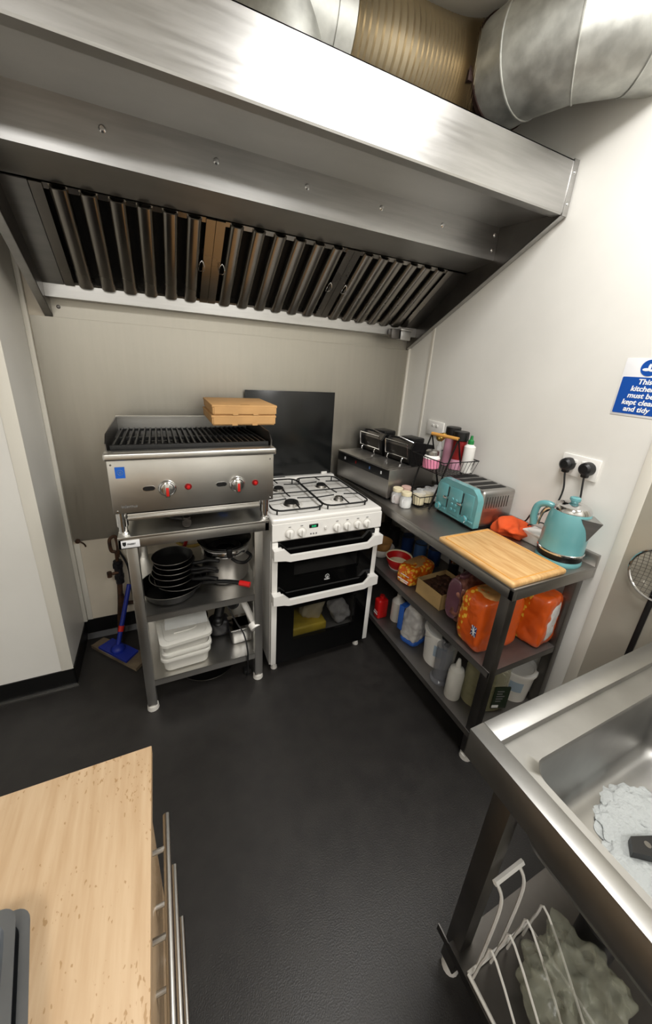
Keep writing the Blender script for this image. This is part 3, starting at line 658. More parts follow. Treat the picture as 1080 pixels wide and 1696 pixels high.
B().ball((0, .004, .15), .022, (1, 1.1, 1), 3, .25, 3).ball((.004, -.012, .165), .016, (1, 1.2, .8), 3, .2, 3).out('gold_top', 'gold', t, local=True)
for i, (x, y, m, lab) in enumerate(((-.30, -.655, 'cream', 'cream pot at the front of the lower caddy basket'), (-.232, -.64, 'cream', 'cream pot in the middle of the lower caddy basket'), (-.165, -.635, 'white_plastic', 'white pot at the back of the lower caddy basket'))):
    bottle('ramekin', lab, 'pot', (x, y, HT+.009), [(0, 0), (.026, 0), (.03, .004), (.034, .052), (.031, .052), (.027, .006), (0, .006)], m, [(.034, .053), (.036, .055), (.035, .068), (.02, .074), (.018, .085), (0, .086)], 'glass', group='pots in the lower caddy basket')

# toaster
to = thing('toaster', 'teal four-slot toaster with brushed steel sides on the worktop', 'toaster', (-.255, -.735, HT), R(-90-2))
# local: x along width (towards camera), y = into wall (+), z up ; front faces -y
TW, TD, TH = .272, .232, .194
def T(b, n, m, p=None): return b.out(n, m, p or to, local=True)
T(B().box(.004, TW-.004, .03, TD, .015, TH-.002, .014, 3), 'casing', 'steel')
T(B().prism([(x, z) for x, z in ((0, .016), (.0, .145), (.012, .172), (.04, TH), (TW-.04, TH), (TW-.012, .172), (TW, .145), (TW, .016))], 'y', 0, .034), 'front_plate', 'teal')
tf = to.children[-1]
T(B().box(.006, TW-.006, .01, TD-.006, 0, .018, .003), 'base', 'black_plastic')
for x0, x1 in ((.012, .074), (.092, .172), (.19, .25)):
    T(B().box(x0, x1, -.004, .002, .05 if x0 != .092 else .03, .165, .004), 'raised_panel', 'teal', tf)
for x in (.083, .181):
    T(B().box(x-.003, x+.003, -.0015, .002, .05, .158), 'lever_slot', 'black_plastic', tf)
    T(B().box(x-.014, x+.012, -.022, -.002, .098, .112, .004), 'lever', 'chrome', tf)
for x in (.03, .215):
    k = T(B().lathe([(0, .014), (.014, .014), (.016, .004), (.018, 0), (0, 0)], (x, -.002, .042), 24, YX), 'browning_dial', 'teal_dark', tf)
    T(B().tube(arc((x, -.014, .042), .0145, 0, 2*PI, 20)[:-1], .0016, 5, True), 'dial_ring', 'chrome', k)
    T(B().box(x+.022, x+.05, -.006, .0, .034, .044, .002), 'small_tab', 'teal', tf)
for i in range(3):
    for x in (.12, .145): T(B().lathe([(0, .004), (.007, .0035), (.0085, 0), (0, 0)], (x, -.004, .055+.026*i), 16, YX), 'push_button', 'teal_dark', tf)
for x in (.028, .082, .146, .198):
    T(B().box(x, x+.034, .05, TD-.03, TH-.0035, TH-.0004), 'bread_slot', 'gap_shade')  # flat black strips painted as the shaded inside of the slots
for i in range(9): T(B().box(TW-.0045, TW-.0025, .055+.016*i, .059+.016*i, .11, .165, .0008), 'side_vent', 'steel_dark')
T(B().box(TW-.0045, TW-.0025, .09, .128, .100, .103), 'badge', 'chrome')

# chopping board
cb = thing('chopping_board', 'rectangular bamboo chopping board with a juice groove on the worktop corner', 'chopping board', (-.337, -1.215, HT), 0)
bm_ = B().box(-.146, .146, -.187, .187, 0, .022, .008, 3).out('board', 'wood_light', cb, local=True)
g = B().tube(rrect(-.128, .128, -.169, .169, .012, .0219), .0028, 6, True).out('juice_groove', 'wood_handle', cb, local=True)

# kettle
kt = thing('kettle', 'teal electric kettle with steel spout standing on its base', 'kettle', (-.104, -1.308, HT))
def K(b, n, m, p=None):
    bmesh.ops.scale(b.bm, vec=(1.05, 1.05, 1.0), verts=b.bm.verts); return b.out(n, m, p or kt, local=True)
K(B().lathe([(0, 0), (.077, 0), (.079, .004), (.079, .012), (.077, .016), (.076, .02), (0, .02)], n=40), 'power_base', 'teal')
K(B().lathe([(0, .018), (.074, .018), (.076, .022), (.076, .044), (0, .044)], n=40), 'foot_band', 'black_plastic')
kb = K(B().lathe([(0, .044), (.0775, .044), (.0775, .05), (.076, .055), (.0755, .10), (.072, .16), (.067, .200), (.062, .215), (0, .217)], n=48), 'body', 'teal')
K(B().lathe([(.0778, .043), (.0795, .045), (.0795, .051), (.0772, .054)], n=40), 'steel_ring', 'chrome', kb)
ld = K(B().lathe([(.063, .213), (.063, .218), (.055, .233), (.033, .243), (0, .246)], n=40), 'lid', 'chrome')
K(B().lathe([(0, .244), (.012, .244), (.014, .252), (.018, .255), (.018, .264), (.012, .268), (0, .268)], n=24), 'lid_knob', 'teal', ld)
sa = R(-86); sx, sy = math.cos(sa), math.sin(sa); px, py = -sy, sx
def sp_pt(d, e, z): return (sx*d+px*e, sy*d+py*e, z)
b = B(); V = [b.bm.verts.new(sp_pt(*q)) for q in ((.058, .040, .205), (.108, 0, .200), (.058, -.040, .205), (.072, 0, .105), (.045, .034, .205), (.045, -.034, .205))]
for f in ((0, 3, 1), (1, 3, 2), (0, 1, 2, 5, 4), (3, 0, 4), (3, 5, 2), (3, 4, 5)): b.bm.faces.new([V[i] for i in f])
K(b, 'spout', 'steel')
ha = R(108); hx, hy = math.cos(ha), math.sin(ha)
K(B().tube(smooth_path([(hx*.052, hy*.052, .205), (hx*.085, hy*.085, .212), (hx*.112, hy*.112, .195), (hx*.118, hy*.118, .15), (hx*.112, hy*.112, .112)], 6), .013, 12), 'handle', 'teal')
K(B().tube(smooth_path([(hx*.058, hy*.058, .208), (hx*.084, hy*.084, .19), (hx*.096, hy*.096, .15), (hx*.098, hy*.098, .118)], 5), .007, 8), 'handle_insert', 'chrome')

# cloth, small tray behind kettle
o = B().ball((0, 0, 0), .058, (1.15, 1.1, .72), 5, .35, 1.6, 3)
for v in o.bm.verts:
    q = v.co*14; rd = 1-abs(noise.noise(q)*2.2)
    v.co += v.co.normalized()*(.024*rd-.008)+Vector((noise.noise(q+Vector((9, 0, 0))), noise.noise(q+Vector((0, 9, 0))), 0))*.012
    v.co.z = max(v.co.z, -.03)
bmesh.ops.translate(o.bm, verts=o.bm.verts, vec=(-.105, -1.085, HT+.031))
tag(rehome(o.out('crumpled_cloth', 'orange_cloth', ang=80)), 'crumpled orange cloth between the toaster and the kettle', 'cloth')
t = thing('plastic_tub', 'grey-white plastic tub against the wall behind the kettle', 'tub', (-.06, -1.175, HT))
B().box(-.10, -.022, -1.215, -1.135, HT, HT+.05, .008, 3).out('body', 'offwhite_plastic', t)
B().box(-.103, -.019, -1.218, -1.132, HT+.046, HT+.055, .003).out('rim', 'white_plastic', t)

# socket, plugs
so = thing('wall_socket', 'white double wall socket above the kettle', 'socket', (0, -1.232, 1.21))
B().box(-.009, 0, -1.306, -1.158, 1.212, 1.299, .003).out('face_plate', 'white_plastic', so)
for y in (-1.212, -1.247): B().box(-.013, -.008, y-.009, y+.009, 1.267, 1.281, .002).out('rocker_switch', 'white_plastic', so)
for i, (y, lab, end) in enumerate(((-1.192, 'black plug and lead in the socket half nearer the toaster', [(-.03, -1.2, 1.21), (-.032, -1.212, 1.15), (-.045, -1.205, 1.08), (-.04, -1.15, 1.02), (-.035, -1.11, 1.0), (-.03, -1.09, .96), (-.035, -1.06, .93)]), (-1.27, 'black plug and lead in the socket half above the kettle', [(-.03, -1.275, 1.21), (-.03, -1.283, 1.15), (-.022, -1.285, 1.08), (-.022, -1.28, .98), (-.022, -1.275, .95)]))):
    t = thing('plug', lab, 'plug', (0, y, 1.255), group='black plugs in the wall socket')
    B().lathe([(0, .036), (.016, .035), (.024, .028), (.027, .012), (.027, 0), (0, 0)], (-.0095, y, 1.258), 24, Matrix.Rotation(-PI/2, 4, 'Y')).box(-.034, -.0095, y-.012, y+.012, 1.222, 1.25, .006).out('plug_body', 'black_plastic', t)
    B().tube(smooth_path([(-.024, y, 1.23)]+end), .0035, 8).out('lead', 'black_rubber', t)
t = B().tube(smooth_path([(-.03, -1.06, .90), (-.06, -1.13, .96), (-.04, -1.17, .985), (-.03, -1.2, .965), (-.028, -1.225, .93)]), .003, 8).out('cable_loop', 'black_rubber'); tag(rehome(t), 'loose loop of black cable on the worktop behind the orange cloth', 'cable')

t = thing('wall_socket', 'white double wall socket on the wall above the fryer', 'socket', (0, -.363, 1.215))
B().box(-.009, 0, -.436, -.29, 1.212, 1.299, .003).out('face_plate', 'white_plastic', t)
for y in (-.345, -.381): B().box(-.013, -.008, y-.009, y+.009, 1.267, 1.281, .002).out('rocker_switch', 'white_plastic', t)
# sign
sg = thing('wall_sign', 'white and blue sign about keeping the kitchen clean on the right wall', 'sign', (0, -1.354, 1.474))
B().box(-.0015, -.0002, -1.431, -1.277, 1.474, 1.669, .0004).out('backing', 'sign_white', sg)
bl = B().box(-.0022, -.0014, -1.426, -1.282, 1.482, 1.607, .004, 3, 'x').out('blue_panel', 'blue_sign', sg)
for i, s in enumerate(('This', 'kitchen', 'must be', 'kept clean', 'and tidy')):
    text(s, .0245, 'white_print', bl, (-.0026, -1.354, 1.584-.0232*i), (0, -1, 0), (0, 0, 1), shear=.12, bold=.0006)
cc = B().cyl((-.0014, -1.354, 1.638), (-.0022, -1.354, 1.638), .027, n=40).out('round_symbol', 'blue_sign', sg)
B().tube(arc((-.002, -1.354, 1.638), .026, 0, 2*PI, 40, (0, 1, 0))[:-1], .001, 4, True).out('symbol_ring', 'blue_sticker', cc)
B().ball((-.0022, -1.345, 1.632), .010, (.05, 1.2, .5), 2).ball((-.0022, -1.353, 1.64), .009, (.05, .5, 1.3), 2).ball((-.0022, -1.363, 1.63), .008, (.05, 1.4, .5), 2).out('hands_symbol', 'white_print', cc)

# ------------------------------------------------------------------ middle shelf of the worktop table
ZM = .4985
def bowl(name, label, loc, r, h, m_out, m_in=None):
    t = thing(name, label, 'bowl', loc)
    B().lathe([(0, 0), (r*.55, 0), (r*.62, .004), (r*.9, h*.6), (r, h), (r-.004, h), (r*.86, h*.6), (r*.55, .008), (0, .008)], n=36).out('bowl_body', m_out, t, local=True)
    if m_in: B().lathe([(r*1.003, h), (r*.95, h*.8), (r*.5, .012), (0, .0105)], n=36).out('inner_glaze', m_in, t, local=True)
    return t
t = bowl('red_bowl', 'red bowl with pale inside on the middle shelf', (-.345, -.62, ZM), .075, .075, 'red', None)
B().lathe([(.0755, .072), (.0765, .076), (.0745, .0775), (.071, .0755), (.065, .045), (.041, .0095), (0, .009)], n=36).out('pale_inside', 'cream', t, local=True)
B().lathe([(.046, .0), (.05, .006), (.052, .009), (.044, .009), (.04, .0)], n=36).out('foot_ring', 'white_plastic', t, local=True)
t = bowl('white_bowl', 'white bowl beside the cooker at the far end of the middle shelf', (-.36, -.455, ZM), .082, .06, 'offwhite_plastic')
t = bowl('wooden_bowl', 'small brown wooden bowl stacked inside the white bowl', (-.36, -.455, ZM+.012), .066, .085, 'bread')
def dots_bag(name, label, loc, size, rz, mt, seed, tail=True):
    t = thing(name, label, 'bread bag', loc, rz)
    B().soft((0, 0, size[2]/2), size, 5, 7, .006, 16, seed).out('loaf', mt, t, local=True, ang=80)
    return t
t = dots_bag('bread_packet', 'small orange patterned bread packet beside the red bowl', (-.325, -.755, ZM), (.20, .105, .105), R(12), 'bread_dots', 1)
B().box(-.06, .07, -.035, .045, .1045, .106, .0005).out('clear_window', 'bread', t, local=True)
B().box(-.1025, -.1005, -.035, .035, .028, .034).box(-.1025, -.1005, -.03, .02, .018, .022).box(-.1025, -.1005, -.035, .02, .06, .064).out('print_line', 'white_print', t, local=True)
t = thing('cardboard_tray', 'open cardboard tray of dark brown snacks on the middle shelf', 'tray', (-.29, -.93, ZM), R(3))
b = B(); b.box(-.1, .1, -.085, .085, 0, .003); b.box(-.1, -.097, -.085, .085, 0, .085).box(.097, .1, -.085, .085, 0, .085).box(-.1, .1, -.085, -.082, 0, .085).box(-.1, .1, .082, .085, 0, .085); b.out('tray', 'card_tan', t, local=True)
b = B().box(-.096, .096, -.081, .081, .004, .06); b.out('filling', 'brown_food', t, local=True)
b = B()
for i in range(50): b.ball((random.uniform(-.085, .085), random.uniform(-.07, .07), .062+random.uniform(0, .01)), random.uniform(.008, .014), (1, 1, .7), 1)
b = b.out('snack_pieces', 'brown_food', t, local=True); b['kind'] = 'stuff'
t = thing('snack_bag', 'glossy purple-edged bag of brown pretzels between tray and bread', 'bag', (-.30, -1.085, ZM), R(8))
B().soft((0, 0, .115), (.20, .09, .23), 5, 4, .014, 16, 8).out('bag', 'pretzel', t, local=True, ang=80)
B().soft((-.101, 0, .13), (.012, .07, .2), 4, 3, .004, 16, 9).out('glossy_edge', 'wrapper_purple', t, local=True)
B().soft((.02, 0, .232), (.19, .03, .03), 4, 3, .006, 16, 9).out('top_seam', 'wrapper_purple', t, local=True)
t = dots_bag('bread_bag', 'large orange sliced bread bag at the front end of the middle shelf', (-.335, -1.245, ZM), (.225, .135, .255), R(-4), 'bread_orange', 4)
B().soft((-.02, -.004, .235), (.12, .10, .055), 4, 4, .008, 18, 2).out('clear_top', 'bread', t, local=True)
fl = B().box(-.1145, -.112, -.05, -.024, .085, .13, .0005); fl.out('flag_field', 'can_blue', t, local=True)
fg = t.children[-1]
b = B(); b.box(-.1152, -.1142, -.0385, -.0355, .085, .13).box(-.1152, -.1142, -.05, -.024, .106, .109); b.out('flag_cross', 'white_print', fg, local=True)
b = B(); b.tube([(-.115, -.049, .086), (-.115, -.025, .129)], .0011, 4).tube([(-.115, -.025, .086), (-.115, -.049, .129)], .0011, 4); b.out('flag_diagonal', 'white_print', fg, local=True)
t = dots_bag('bread_bag', 'orange and clear bread bag nearest the right wall on the middle shelf', (-.12, -1.30, ZM), (.135, .14, .25), R(10), 'bread_orange', 6)
B().soft((.0, -.05, .13), (.08, .05, .20), 4, 4, .006, 18, 2).out('clear_window', 'flour_white', t, local=True)
t = dots_bag('bread_bag', 'orange bread bag behind the table leg on the middle shelf', (-.125, -1.16, ZM), (.12, .10, .23), R(6), 'bread_orange', 11)
for i, (x, y, r, h, m, lab) in enumerate(((-.17, -.47, .037, .11, 'can_blue', 'dark blue tin at the far back of the middle shelf'), (-.15, -.57, .037, .105, 'can_label', 'blue labelled tin behind the red bowl'), (-.12, -.66, .037, .11, 'can_blue', 'dark blue tin behind the orange bread packet'), (-.21, -.38, .035, .12, 'dark_stuff', 'dark tin in the shaded far corner of the middle shelf'))):
    t = thing('food_tin', lab, 'tin', (x, y, ZM), group='tins on the middle shelf')
    B().lathe(can(r, h), n=24).out('can', m, t, local=True); B().lathe([(r-.003, h), (r+.001, h-.001), (r+.001, h-.005), (r, h-.005)], n=24).out('rim', 'pan_rim', t, local=True)
bottle('spice_jar', 'small dark spice jar with shiny lid behind the cardboard tray', 'jar', (-.10, -.80, ZM), can(.028, .09), 'dark_stuff', [(.028, .09), (.03, .092), (.03, .108), (0, .11)], 'chrome')
bottle('spice_jar', 'small brown spice jar against the wall behind the snack bag', 'jar', (-.09, -.90, ZM), can(.03, .10), 'brown_food', [(.03, .10), (.032, .102), (.032, .12), (0, .122)], 'black_plastic')

# ------------------------------------------------------------------ bottom shelf of the worktop table
ZL = .1595
t = thing('red_bottle', 'red plastic bottle next to the cooker on the bottom shelf', 'bottle', (-.41, -.60, ZL))
B().box(-.445, -.375, -.63, -.575, ZL, ZL+.13, .014, 3).cyl((-.41, -.602, ZL+.12), (-.41, -.602, ZL+.15), .014).out('body', 'red', t)
B().box(-.446, -.4455, -.622, -.583, ZL+.03, ZL+.04).box(-.446, -.4455, -.622, -.588, ZL+.048, ZL+.052).out('print_line', 'white_print', t)
bottle('plastic_bottle', 'pale grey plastic bottle behind the flour bag on the bottom shelf', 'bottle', (-.33, -.66, ZL), [(0, 0), (.036, 0), (.038, .004), (.038, .13), (.014, .16), (.014, .18), (0, .18)], 'offwhite_plastic')
t = thing('flour_bag', 'white and blue paper bag of flour on the bottom shelf', 'bag', (-.335, -.83, ZL), R(15))
B().soft((0, 0, .12), (.13, .105, .235), 5, 5, .012, 15, 3).out('bag', 'flour_white', t, local=True, ang=80)
B().soft((.045, 0, .11), (.06, .11, .20), 4, 6, .006, 15, 5).out('blue_side', 'flour_blue', t, local=True)
B().soft((0, 0, .012), (.135, .11, .03), 4, 4, .003, 15, 5).out('blue_base', 'flour_blue', t, local=True)
b = B().box(-.10, -.094, .02, .05, .09, .24, .001).box(-.098, -.02, .02, .05, .228, .236, .001); b.out('folded_flap', 'flour_blue', t, local=True)
def bucket(label, loc, r0, r1, h, rz=0):
    t = thing('plastic_bucket', label, 'bucket', loc, rz)
    B().lathe([(0, 0), (r0, 0), (r1, h-.01), (r1, h), (r1-.004, h), (r0-.004, .006), (0, .006)], n=36).out('pail', 'white_plastic', t, local=True)
    B().lathe([(r1+.005, h-.012), (r1+.006, h-.002), (r1+.004, h+.004), (r1-.01, h+.004), (r1-.014, h), (0, h)], n=36).out('lid', 'white_plastic', t, local=True)
    B().tube(arc((0, 0, h-.02), r1+.004, -.2, PI+.2, 18, (1, 0, 0), (0, .82, -.57)), .0025, 6).out('bail_handle', 'offwhite_plastic', t, local=True)
    a0 = PI*1.12
    b = B(); n = 8; A = []
    for i in range(n+1):
        a = a0+i*.09; A.append((b.bm.verts.new(((r0+.003+(r1-r0)*.4)*math.cos(a), (r0+.003+(r1-r0)*.4)*math.sin(a), h*.4)), b.bm.verts.new(((r0+.003+(r1-r0)*.75)*math.cos(a), (r0+.003+(r1-r0)*.75)*math.sin(a), h*.75))))
    for p, q in zip(A, A[1:]): b.bm.faces.new((p[0], q[0], q[1], p[1]))
    b.out('label_patch', 'pale_label', t, local=True)
bucket('white lidded bucket next to the flour bag on the bottom shelf', (-.30, -1.0, ZL), .078, .09, .19)
bucket('white lidded bucket behind the oil bottle by the wall', (-.105, -1.285, ZL), .066, .08, .165)
t = thing('blender_cup', 'clear tall blender beaker with a black head on the bottom shelf', 'blender', (-.385, -1.105, ZL))
B().lathe([(0, 0), (.046, 0), (.048, .004), (.047, .014), (.037, .02), (.041, .2), (.038, .2), (.034, .024), (0, .02)], n=28).out('beaker', 'smoke_plastic', t, local=True)
B().lathe([(0, .03), (.01, .03), (.01, .18), (.02, .2), (.024, .24), (.02, .245), (0, .245)], n=16).out('blending_arm', 'smoke_plastic', t, local=True)
B().box(-.02, .02, -.02, .02, .235, .265, .006).cyl((0, 0, .2), (.03, 0, .25), .012).out('black_head', 'black_plastic', t, local=True)
bottle('squeeze_bottle', 'plain white squeeze bottle on the front edge of the bottom shelf', 'bottle', (-.395, -1.20, ZL), [(0, 0), (.034, 0), (.036, .004), (.036, .135), (.03, .16), (.012, .172), (.011, .19), (.006, .215), (0, .216)], 'milky')
t = thing('oil_bottle', 'large clear ribbed bottle of cooking oil behind the table leg', 'bottle', (-.275, -1.265, ZL), R(-20))
prof = [(0, 0), (.078, 0), (.085, .006)]
for i in range(7): prof += [(.085, .02+.026*i), (.080, .032+.026*i)]
prof += [(.084, .21), (.07, .25), (.03, .275), (.024, .285), (.024, .305), (0, .305)]
b = B().lathe(prof, n=36)
for v in b.bm.verts: v.co.x *= 1.15; v.co.y *= .85
b.out('bottle_body', 'oil', t, local=True)
B().lathe([(0, .303), (.022, .303), (.024, .305), (.024, .322), (0, .324)], n=20).out('cap', 'white_plastic', t, local=True)
B().lathe([(.03, .2), (.05, .26), (.048, .29)], n=12, M=Matrix.Scale(.0001, 4)).out('neck_ring', 'oil', t, local=True) if 0 else None
lb = B().box(-.002, .068, -.078, -.0715, .03, .15, .001).out('label', 'label_green', t, local=True)
B().box(.0, .03, -.079, -.0775, .036, .05).out('barcode', 'white_print', lb, local=True)
for i in range(5): B().box(.01, .035+.006*(i % 3), -.0788, -.0775, .07+.014*i, .075+.014*i).out('print_line', 'grey_print', lb, local=True)

# ------------------------------------------------------------------ pans on the chargrill table
ZP = .5315
def pan(name, label, loc, r, h, rz, mat_='nonstick', handle=.16, hm='black_plastic', tip=None, rim=True, tilt=0, group=None, rise=.03, hr=.009):
    t = thing(name, label, 'pan', loc, group=group, rot=(tilt, 0, rz))
    B().lathe([(0, 0), (r*.72, 0), (r*.8, .004), (r-.002, h), (r, h), (r*.82, .006), (r*.72, .003), (0, .003)] if 0 else [(0, 0), (r*.72, 0), (r*.8, .005), (r, h), (r-.003, h), (r*.79, .008), (r*.7, .004), (0, .004)], n=40).out('pan_body', mat_, t, local=True)
    if rim: B().tube(arc((0, 0, h), r-.001, 0, 2*PI, 40, (1, 0, 0), (0, 1, 0))[:-1], .0018, 6, True).out('rim', 'pan_rim', t, local=True)
    if handle:
        e = r+handle
        hd = B().tube(smooth_path([(r*.96, 0, h*.75), (r+.03, 0, h*.95), (r+handle*.6, 0, h+rise), (e, 0, h+rise)], 4), hr, 8, rad=None).out('handle', hm, t, local=True)
        if tip: B().tube([(e-.045, 0, h+rise+.001), (e-.02, 0, h+rise+.001), (e+.004, 0, h+rise)], hr+.003, 8).out('handle_end', tip, hd, local=True)
    return t
GP = 'stacked pans on the middle shelf'
pan('wok', 'widest black pan with bright rim at the bottom of the pan stack', (-1.545, -.50, ZP), .135, .055, R(-12), handle=.0, group=GP)
pan('frying_pan', 'black pan with red-tipped handle poking out over the shelf edge', (-1.50, -.49, ZP+.022), .115, .045, R(-34), handle=.22, tip='red', group=GP, rise=.015, hr=.010)
for i, (r, dz, rz, lab) in enumerate(((.10, .05, -33, 'second frying pan up in the stack, with curved handle'), (.092, .075, -27, 'third frying pan up in the stack on the middle shelf'), (.09, .1, -34, 'fourth frying pan up in the stack on the middle shelf'), (.088, .125, -26, 'fifth frying pan up in the stack on the middle shelf'))):
    pan('frying_pan', lab, (-1.535+.004*i, -.49, ZP+dz), r, .036, R(rz), handle=.12, group=GP, rise=.012)
pan('frying_pan', 'topmost frying pan with a dark red handle rising to the back', (-1.53, -.49, ZP+.152), .088, .034, R(58), handle=.13, hm='dark_red', group=GP, rise=.06)
pt = thing('stock_pot', 'large steel stock pot with black side handles on the middle shelf', 'pot', (-1.285, -.42, ZP))
B().lathe([(0, 0), (.10, 0), (.112, .008), (.115, .02), (.115, .185), (.12, .19), (.117, .192), (.111, .186), (.111, .02), (.1, .006), (0, .006)], n=48).out('pot_body', 'steel_table', pt, local=True)
B().lathe([(.1155, .15), (.1165, .152), (.1165, .178), (.1155, .18)], n=48).out('rim_band', 'chrome', pt, local=True)
for a in (R(-62), R(118)):
    ux, uy = math.cos(a), math.sin(a); vx, vy = -uy, ux
    B().tube(smooth_path([(ux*.114+vx*.045, uy*.114+vy*.045, .15), (ux*.15+vx*.04, uy*.15+vy*.04, .145), (ux*.155, uy*.155, .13), (ux*.15-vx*.04, uy*.15-vy*.04, .145), (ux*.114-vx*.045, uy*.114-vy*.045, .15)], 4), .008, 8).out('side_handle', 'black_plastic', pt, local=True)
cl = thing('colander', 'dark metal colander resting inside the stock pot', 'colander', (-1.285, -.42, ZP+.135))
B().lathe([(0, 0), (.06, .0), (.09, .02), (.106, .055), (.128, .07), (.13, .074), (.126, .075), (.104, .058), (.088, .024), (.06, .004), (0, .004)], n=44).out('bowl', 'nonstick', cl, local=True)
for r in (.05, .075): B().tube(arc((0, 0, .03 if r > .06 else .012), r, 0, 2*PI, 36, (1, 0, 0), (0, 1, 0))[:-1], .003, 6, True).out('rib', 'black_plastic', cl, local=True)
B().box(-.012, .012, -.145, -.118, .03, .078, .005).out('clip', 'black_plastic', cl, local=True)
# low shelf
ZQ = .1765
GT = 'plastic tubs on the low shelf'
for i, (dz, dx, lab) in enumerate(((.001, 0, 'bottom white translucent tub of the stack on the low shelf'), (.03, .004, 'middle white translucent tub of the stack on the low shelf'), (.085, .002, 'top white translucent tub of the stack on the low shelf'))):
    t = thing('food_tub', lab, 'tub', (-1.51+dx, -.535, ZQ+dz), R(2+2*i), GT)
    h = .085
    b = B(); rs = []
    for ins, z in ((.022, 0), (.014, .006), (.008, h-.02), (0, h-.018), (0, h-.006), (.004, h), (.010, h), (.014, h-.018), (.02, .012)):
        rs.append([b.bm.verts.new(p) for p in rr2(-.112+ins, .112-ins, -.095+ins, .095-ins, .03, z)])
    for p, q in zip(rs, rs[1:]):
        for k in range(len(p)): b.bm.faces.new((p[k], p[(k+1) % len(p)], q[(k+1) % len(p)], q[k]))
    b.bm.faces.new(rs[0][::-1]); b.bm.faces.new(rs[-1]); b.out('tub', 'milky', t, local=True)
    if i == 2:
        b = B(); rs = []
        for ins, z in ((-.004, h-.012), (-.004, h+.002), (.006, h+.006), (.016, h+.006), (.02, h+.002), (.04, h+.002)):
            rs.append([b.bm.verts.new(p) for p in rr2(-.112+ins, .112-ins, -.095+ins, .095-ins, .03, z)])
        for p, q in zip(rs, rs[1:]):
            for k in range(len(p)): b.bm.faces.new((p[k], p[(k+1) % len(p)], q[(k+1) % len(p)], q[k]))
        b.bm.faces.new(rs[-1]); b.out('lid', 'milky', t, local=True)
        B().tube(smooth_path([(-.05, -.03, h+.004), (.04, -.03, h+.004), (.05, 0, h+.004), (.0, .02, h+.004), (.05, .04, h+.004)]), .004, 6).out('lid_ridge', 'milky', t, local=True)
t = B().box(-.09, .10, -.002, .002, 0, .14, .0005).rot('X', R(-58)); bmesh.ops.translate(t.bm, verts=t.bm.verts, vec=(-1.5, -.55, ZQ+.183))
tag(rehome(t.out('clear_lid', 'clear_plastic')), 'loose clear plastic lid tilted on top of the tub stack', 'lid')
GF = 'frying pans on the low shelf'
pan('frying_pan', 'lower frying pan behind the white tubs on the low shelf', (-1.50, -.33, ZQ+.10), .12, .04, R(-10), handle=.13, group=GF)
pan('frying_pan', 'upper frying pan behind the white tubs on the low shelf', (-1.49, -.33, ZQ+.15), .115, .04, R(-14), handle=.13, group=GF)
pan('frying_pan', 'frying pan at shelf level hidden behind the white tubs', (-1.50, -.31, ZQ), .125, .045, R(10), handle=.0, group=GF)
t = thing('pan_riser', 'black pan stand under the pans behind the tubs', 'stand', (-1.5, -.31, ZQ))
B().lathe([(.05, .008), (.07, .045), (.075, .098), (.06, .099), (.045, .01)], (-1.5, -.31, ZQ+.0), 24).out('body', 'nonstick', t)
hb = thing('hand_mixer', 'black hand mixer lying on the low shelf beside the tubs', 'mixer', (-1.31, -.42, ZQ))
B().soft((-1.33, -.43, ZQ+.05), (.11, .09, .1), 4, 4, .004).out('motor_body', 'dark_stuff', hb)
B().cyl((-1.34, -.45, ZQ+.1), (-1.3, -.40, ZQ+.22), .026, .022).ball((-1.34, -.46, ZQ+.1), .03).out('neck', 'black_plastic', hb)
B().cyl((-1.27, -.52, ZQ+.225), (-1.26, -.42, ZQ+.24), .03, .036).lathe([(0, .004), (.02, .004), (.022, 0), (0, 0)], (-1.272, -.521, ZQ+.226), 20, YX).out('motor_cap', 'black_plastic', hb)
B().tube(smooth_path([(-1.29, -.50, ZQ+.20), (-1.26, -.56, ZQ+.14), (-1.235, -.60, ZQ+.10), (-1.228, -.655, ZQ+.04), (-1.228, -.655, ZQ-.06), (-1.222, -.62, .02), (-1.215, -.58, .012)]), .004, 8).box(-1.235, -1.195, -.6, -.56, .0, .026, .006).out('lead', 'black_rubber', hb)
t = thing('steel_container', 'square steel container standing on the low shelf', 'container', (-1.232, -.50, ZQ))
B().box(-1.285, -1.18, -.555, -.45, ZQ, ZQ+.10, .014, 3).out('body', 'steel', t)
B().box(-1.292, -1.173, -.562, -.443, ZQ+.092, ZQ+.10, .003).out('rim', 'chrome', t)
B().box(-1.28, -1.185, -.55, -.455, ZQ+.1, ZQ+.101).out('shadowed_opening', 'dark_stuff', t) if 0 else None
ms = thing('white_masher', 'white plastic masher leaning out over the steel container', 'masher', (-1.2, -.6, ZQ+.1))
B().tube([(-1.22, -.50, ZQ+.235), (-1.185, -.62, ZQ+.165)], .016, 10).out('handle', 'white_plastic', ms)
B().cyl((-1.187, -.615, ZQ+.165), (-1.18, -.64, ZQ+.15), .030, .027, 24).out('disc_head', 'white_plastic', ms)
t = B().lathe([(0, 0), (.10, 0), (.15, .03), (.155, .034), (.15, .034), (.1, .004), (0, .004)], (-1.40, -.44, .002), 44).out('floor_pan', 'nonstick'); rehome(t); tag(t, 'wide shallow black pan on the floor under the small table', 'pan')
B().tube(arc((-1.40, -.44, .036), .154, 0, 2*PI, 40, (1, 0, 0), (0, 1, 0))[:-1], .002, 6, True).out('rim', 'pan_rim', t)

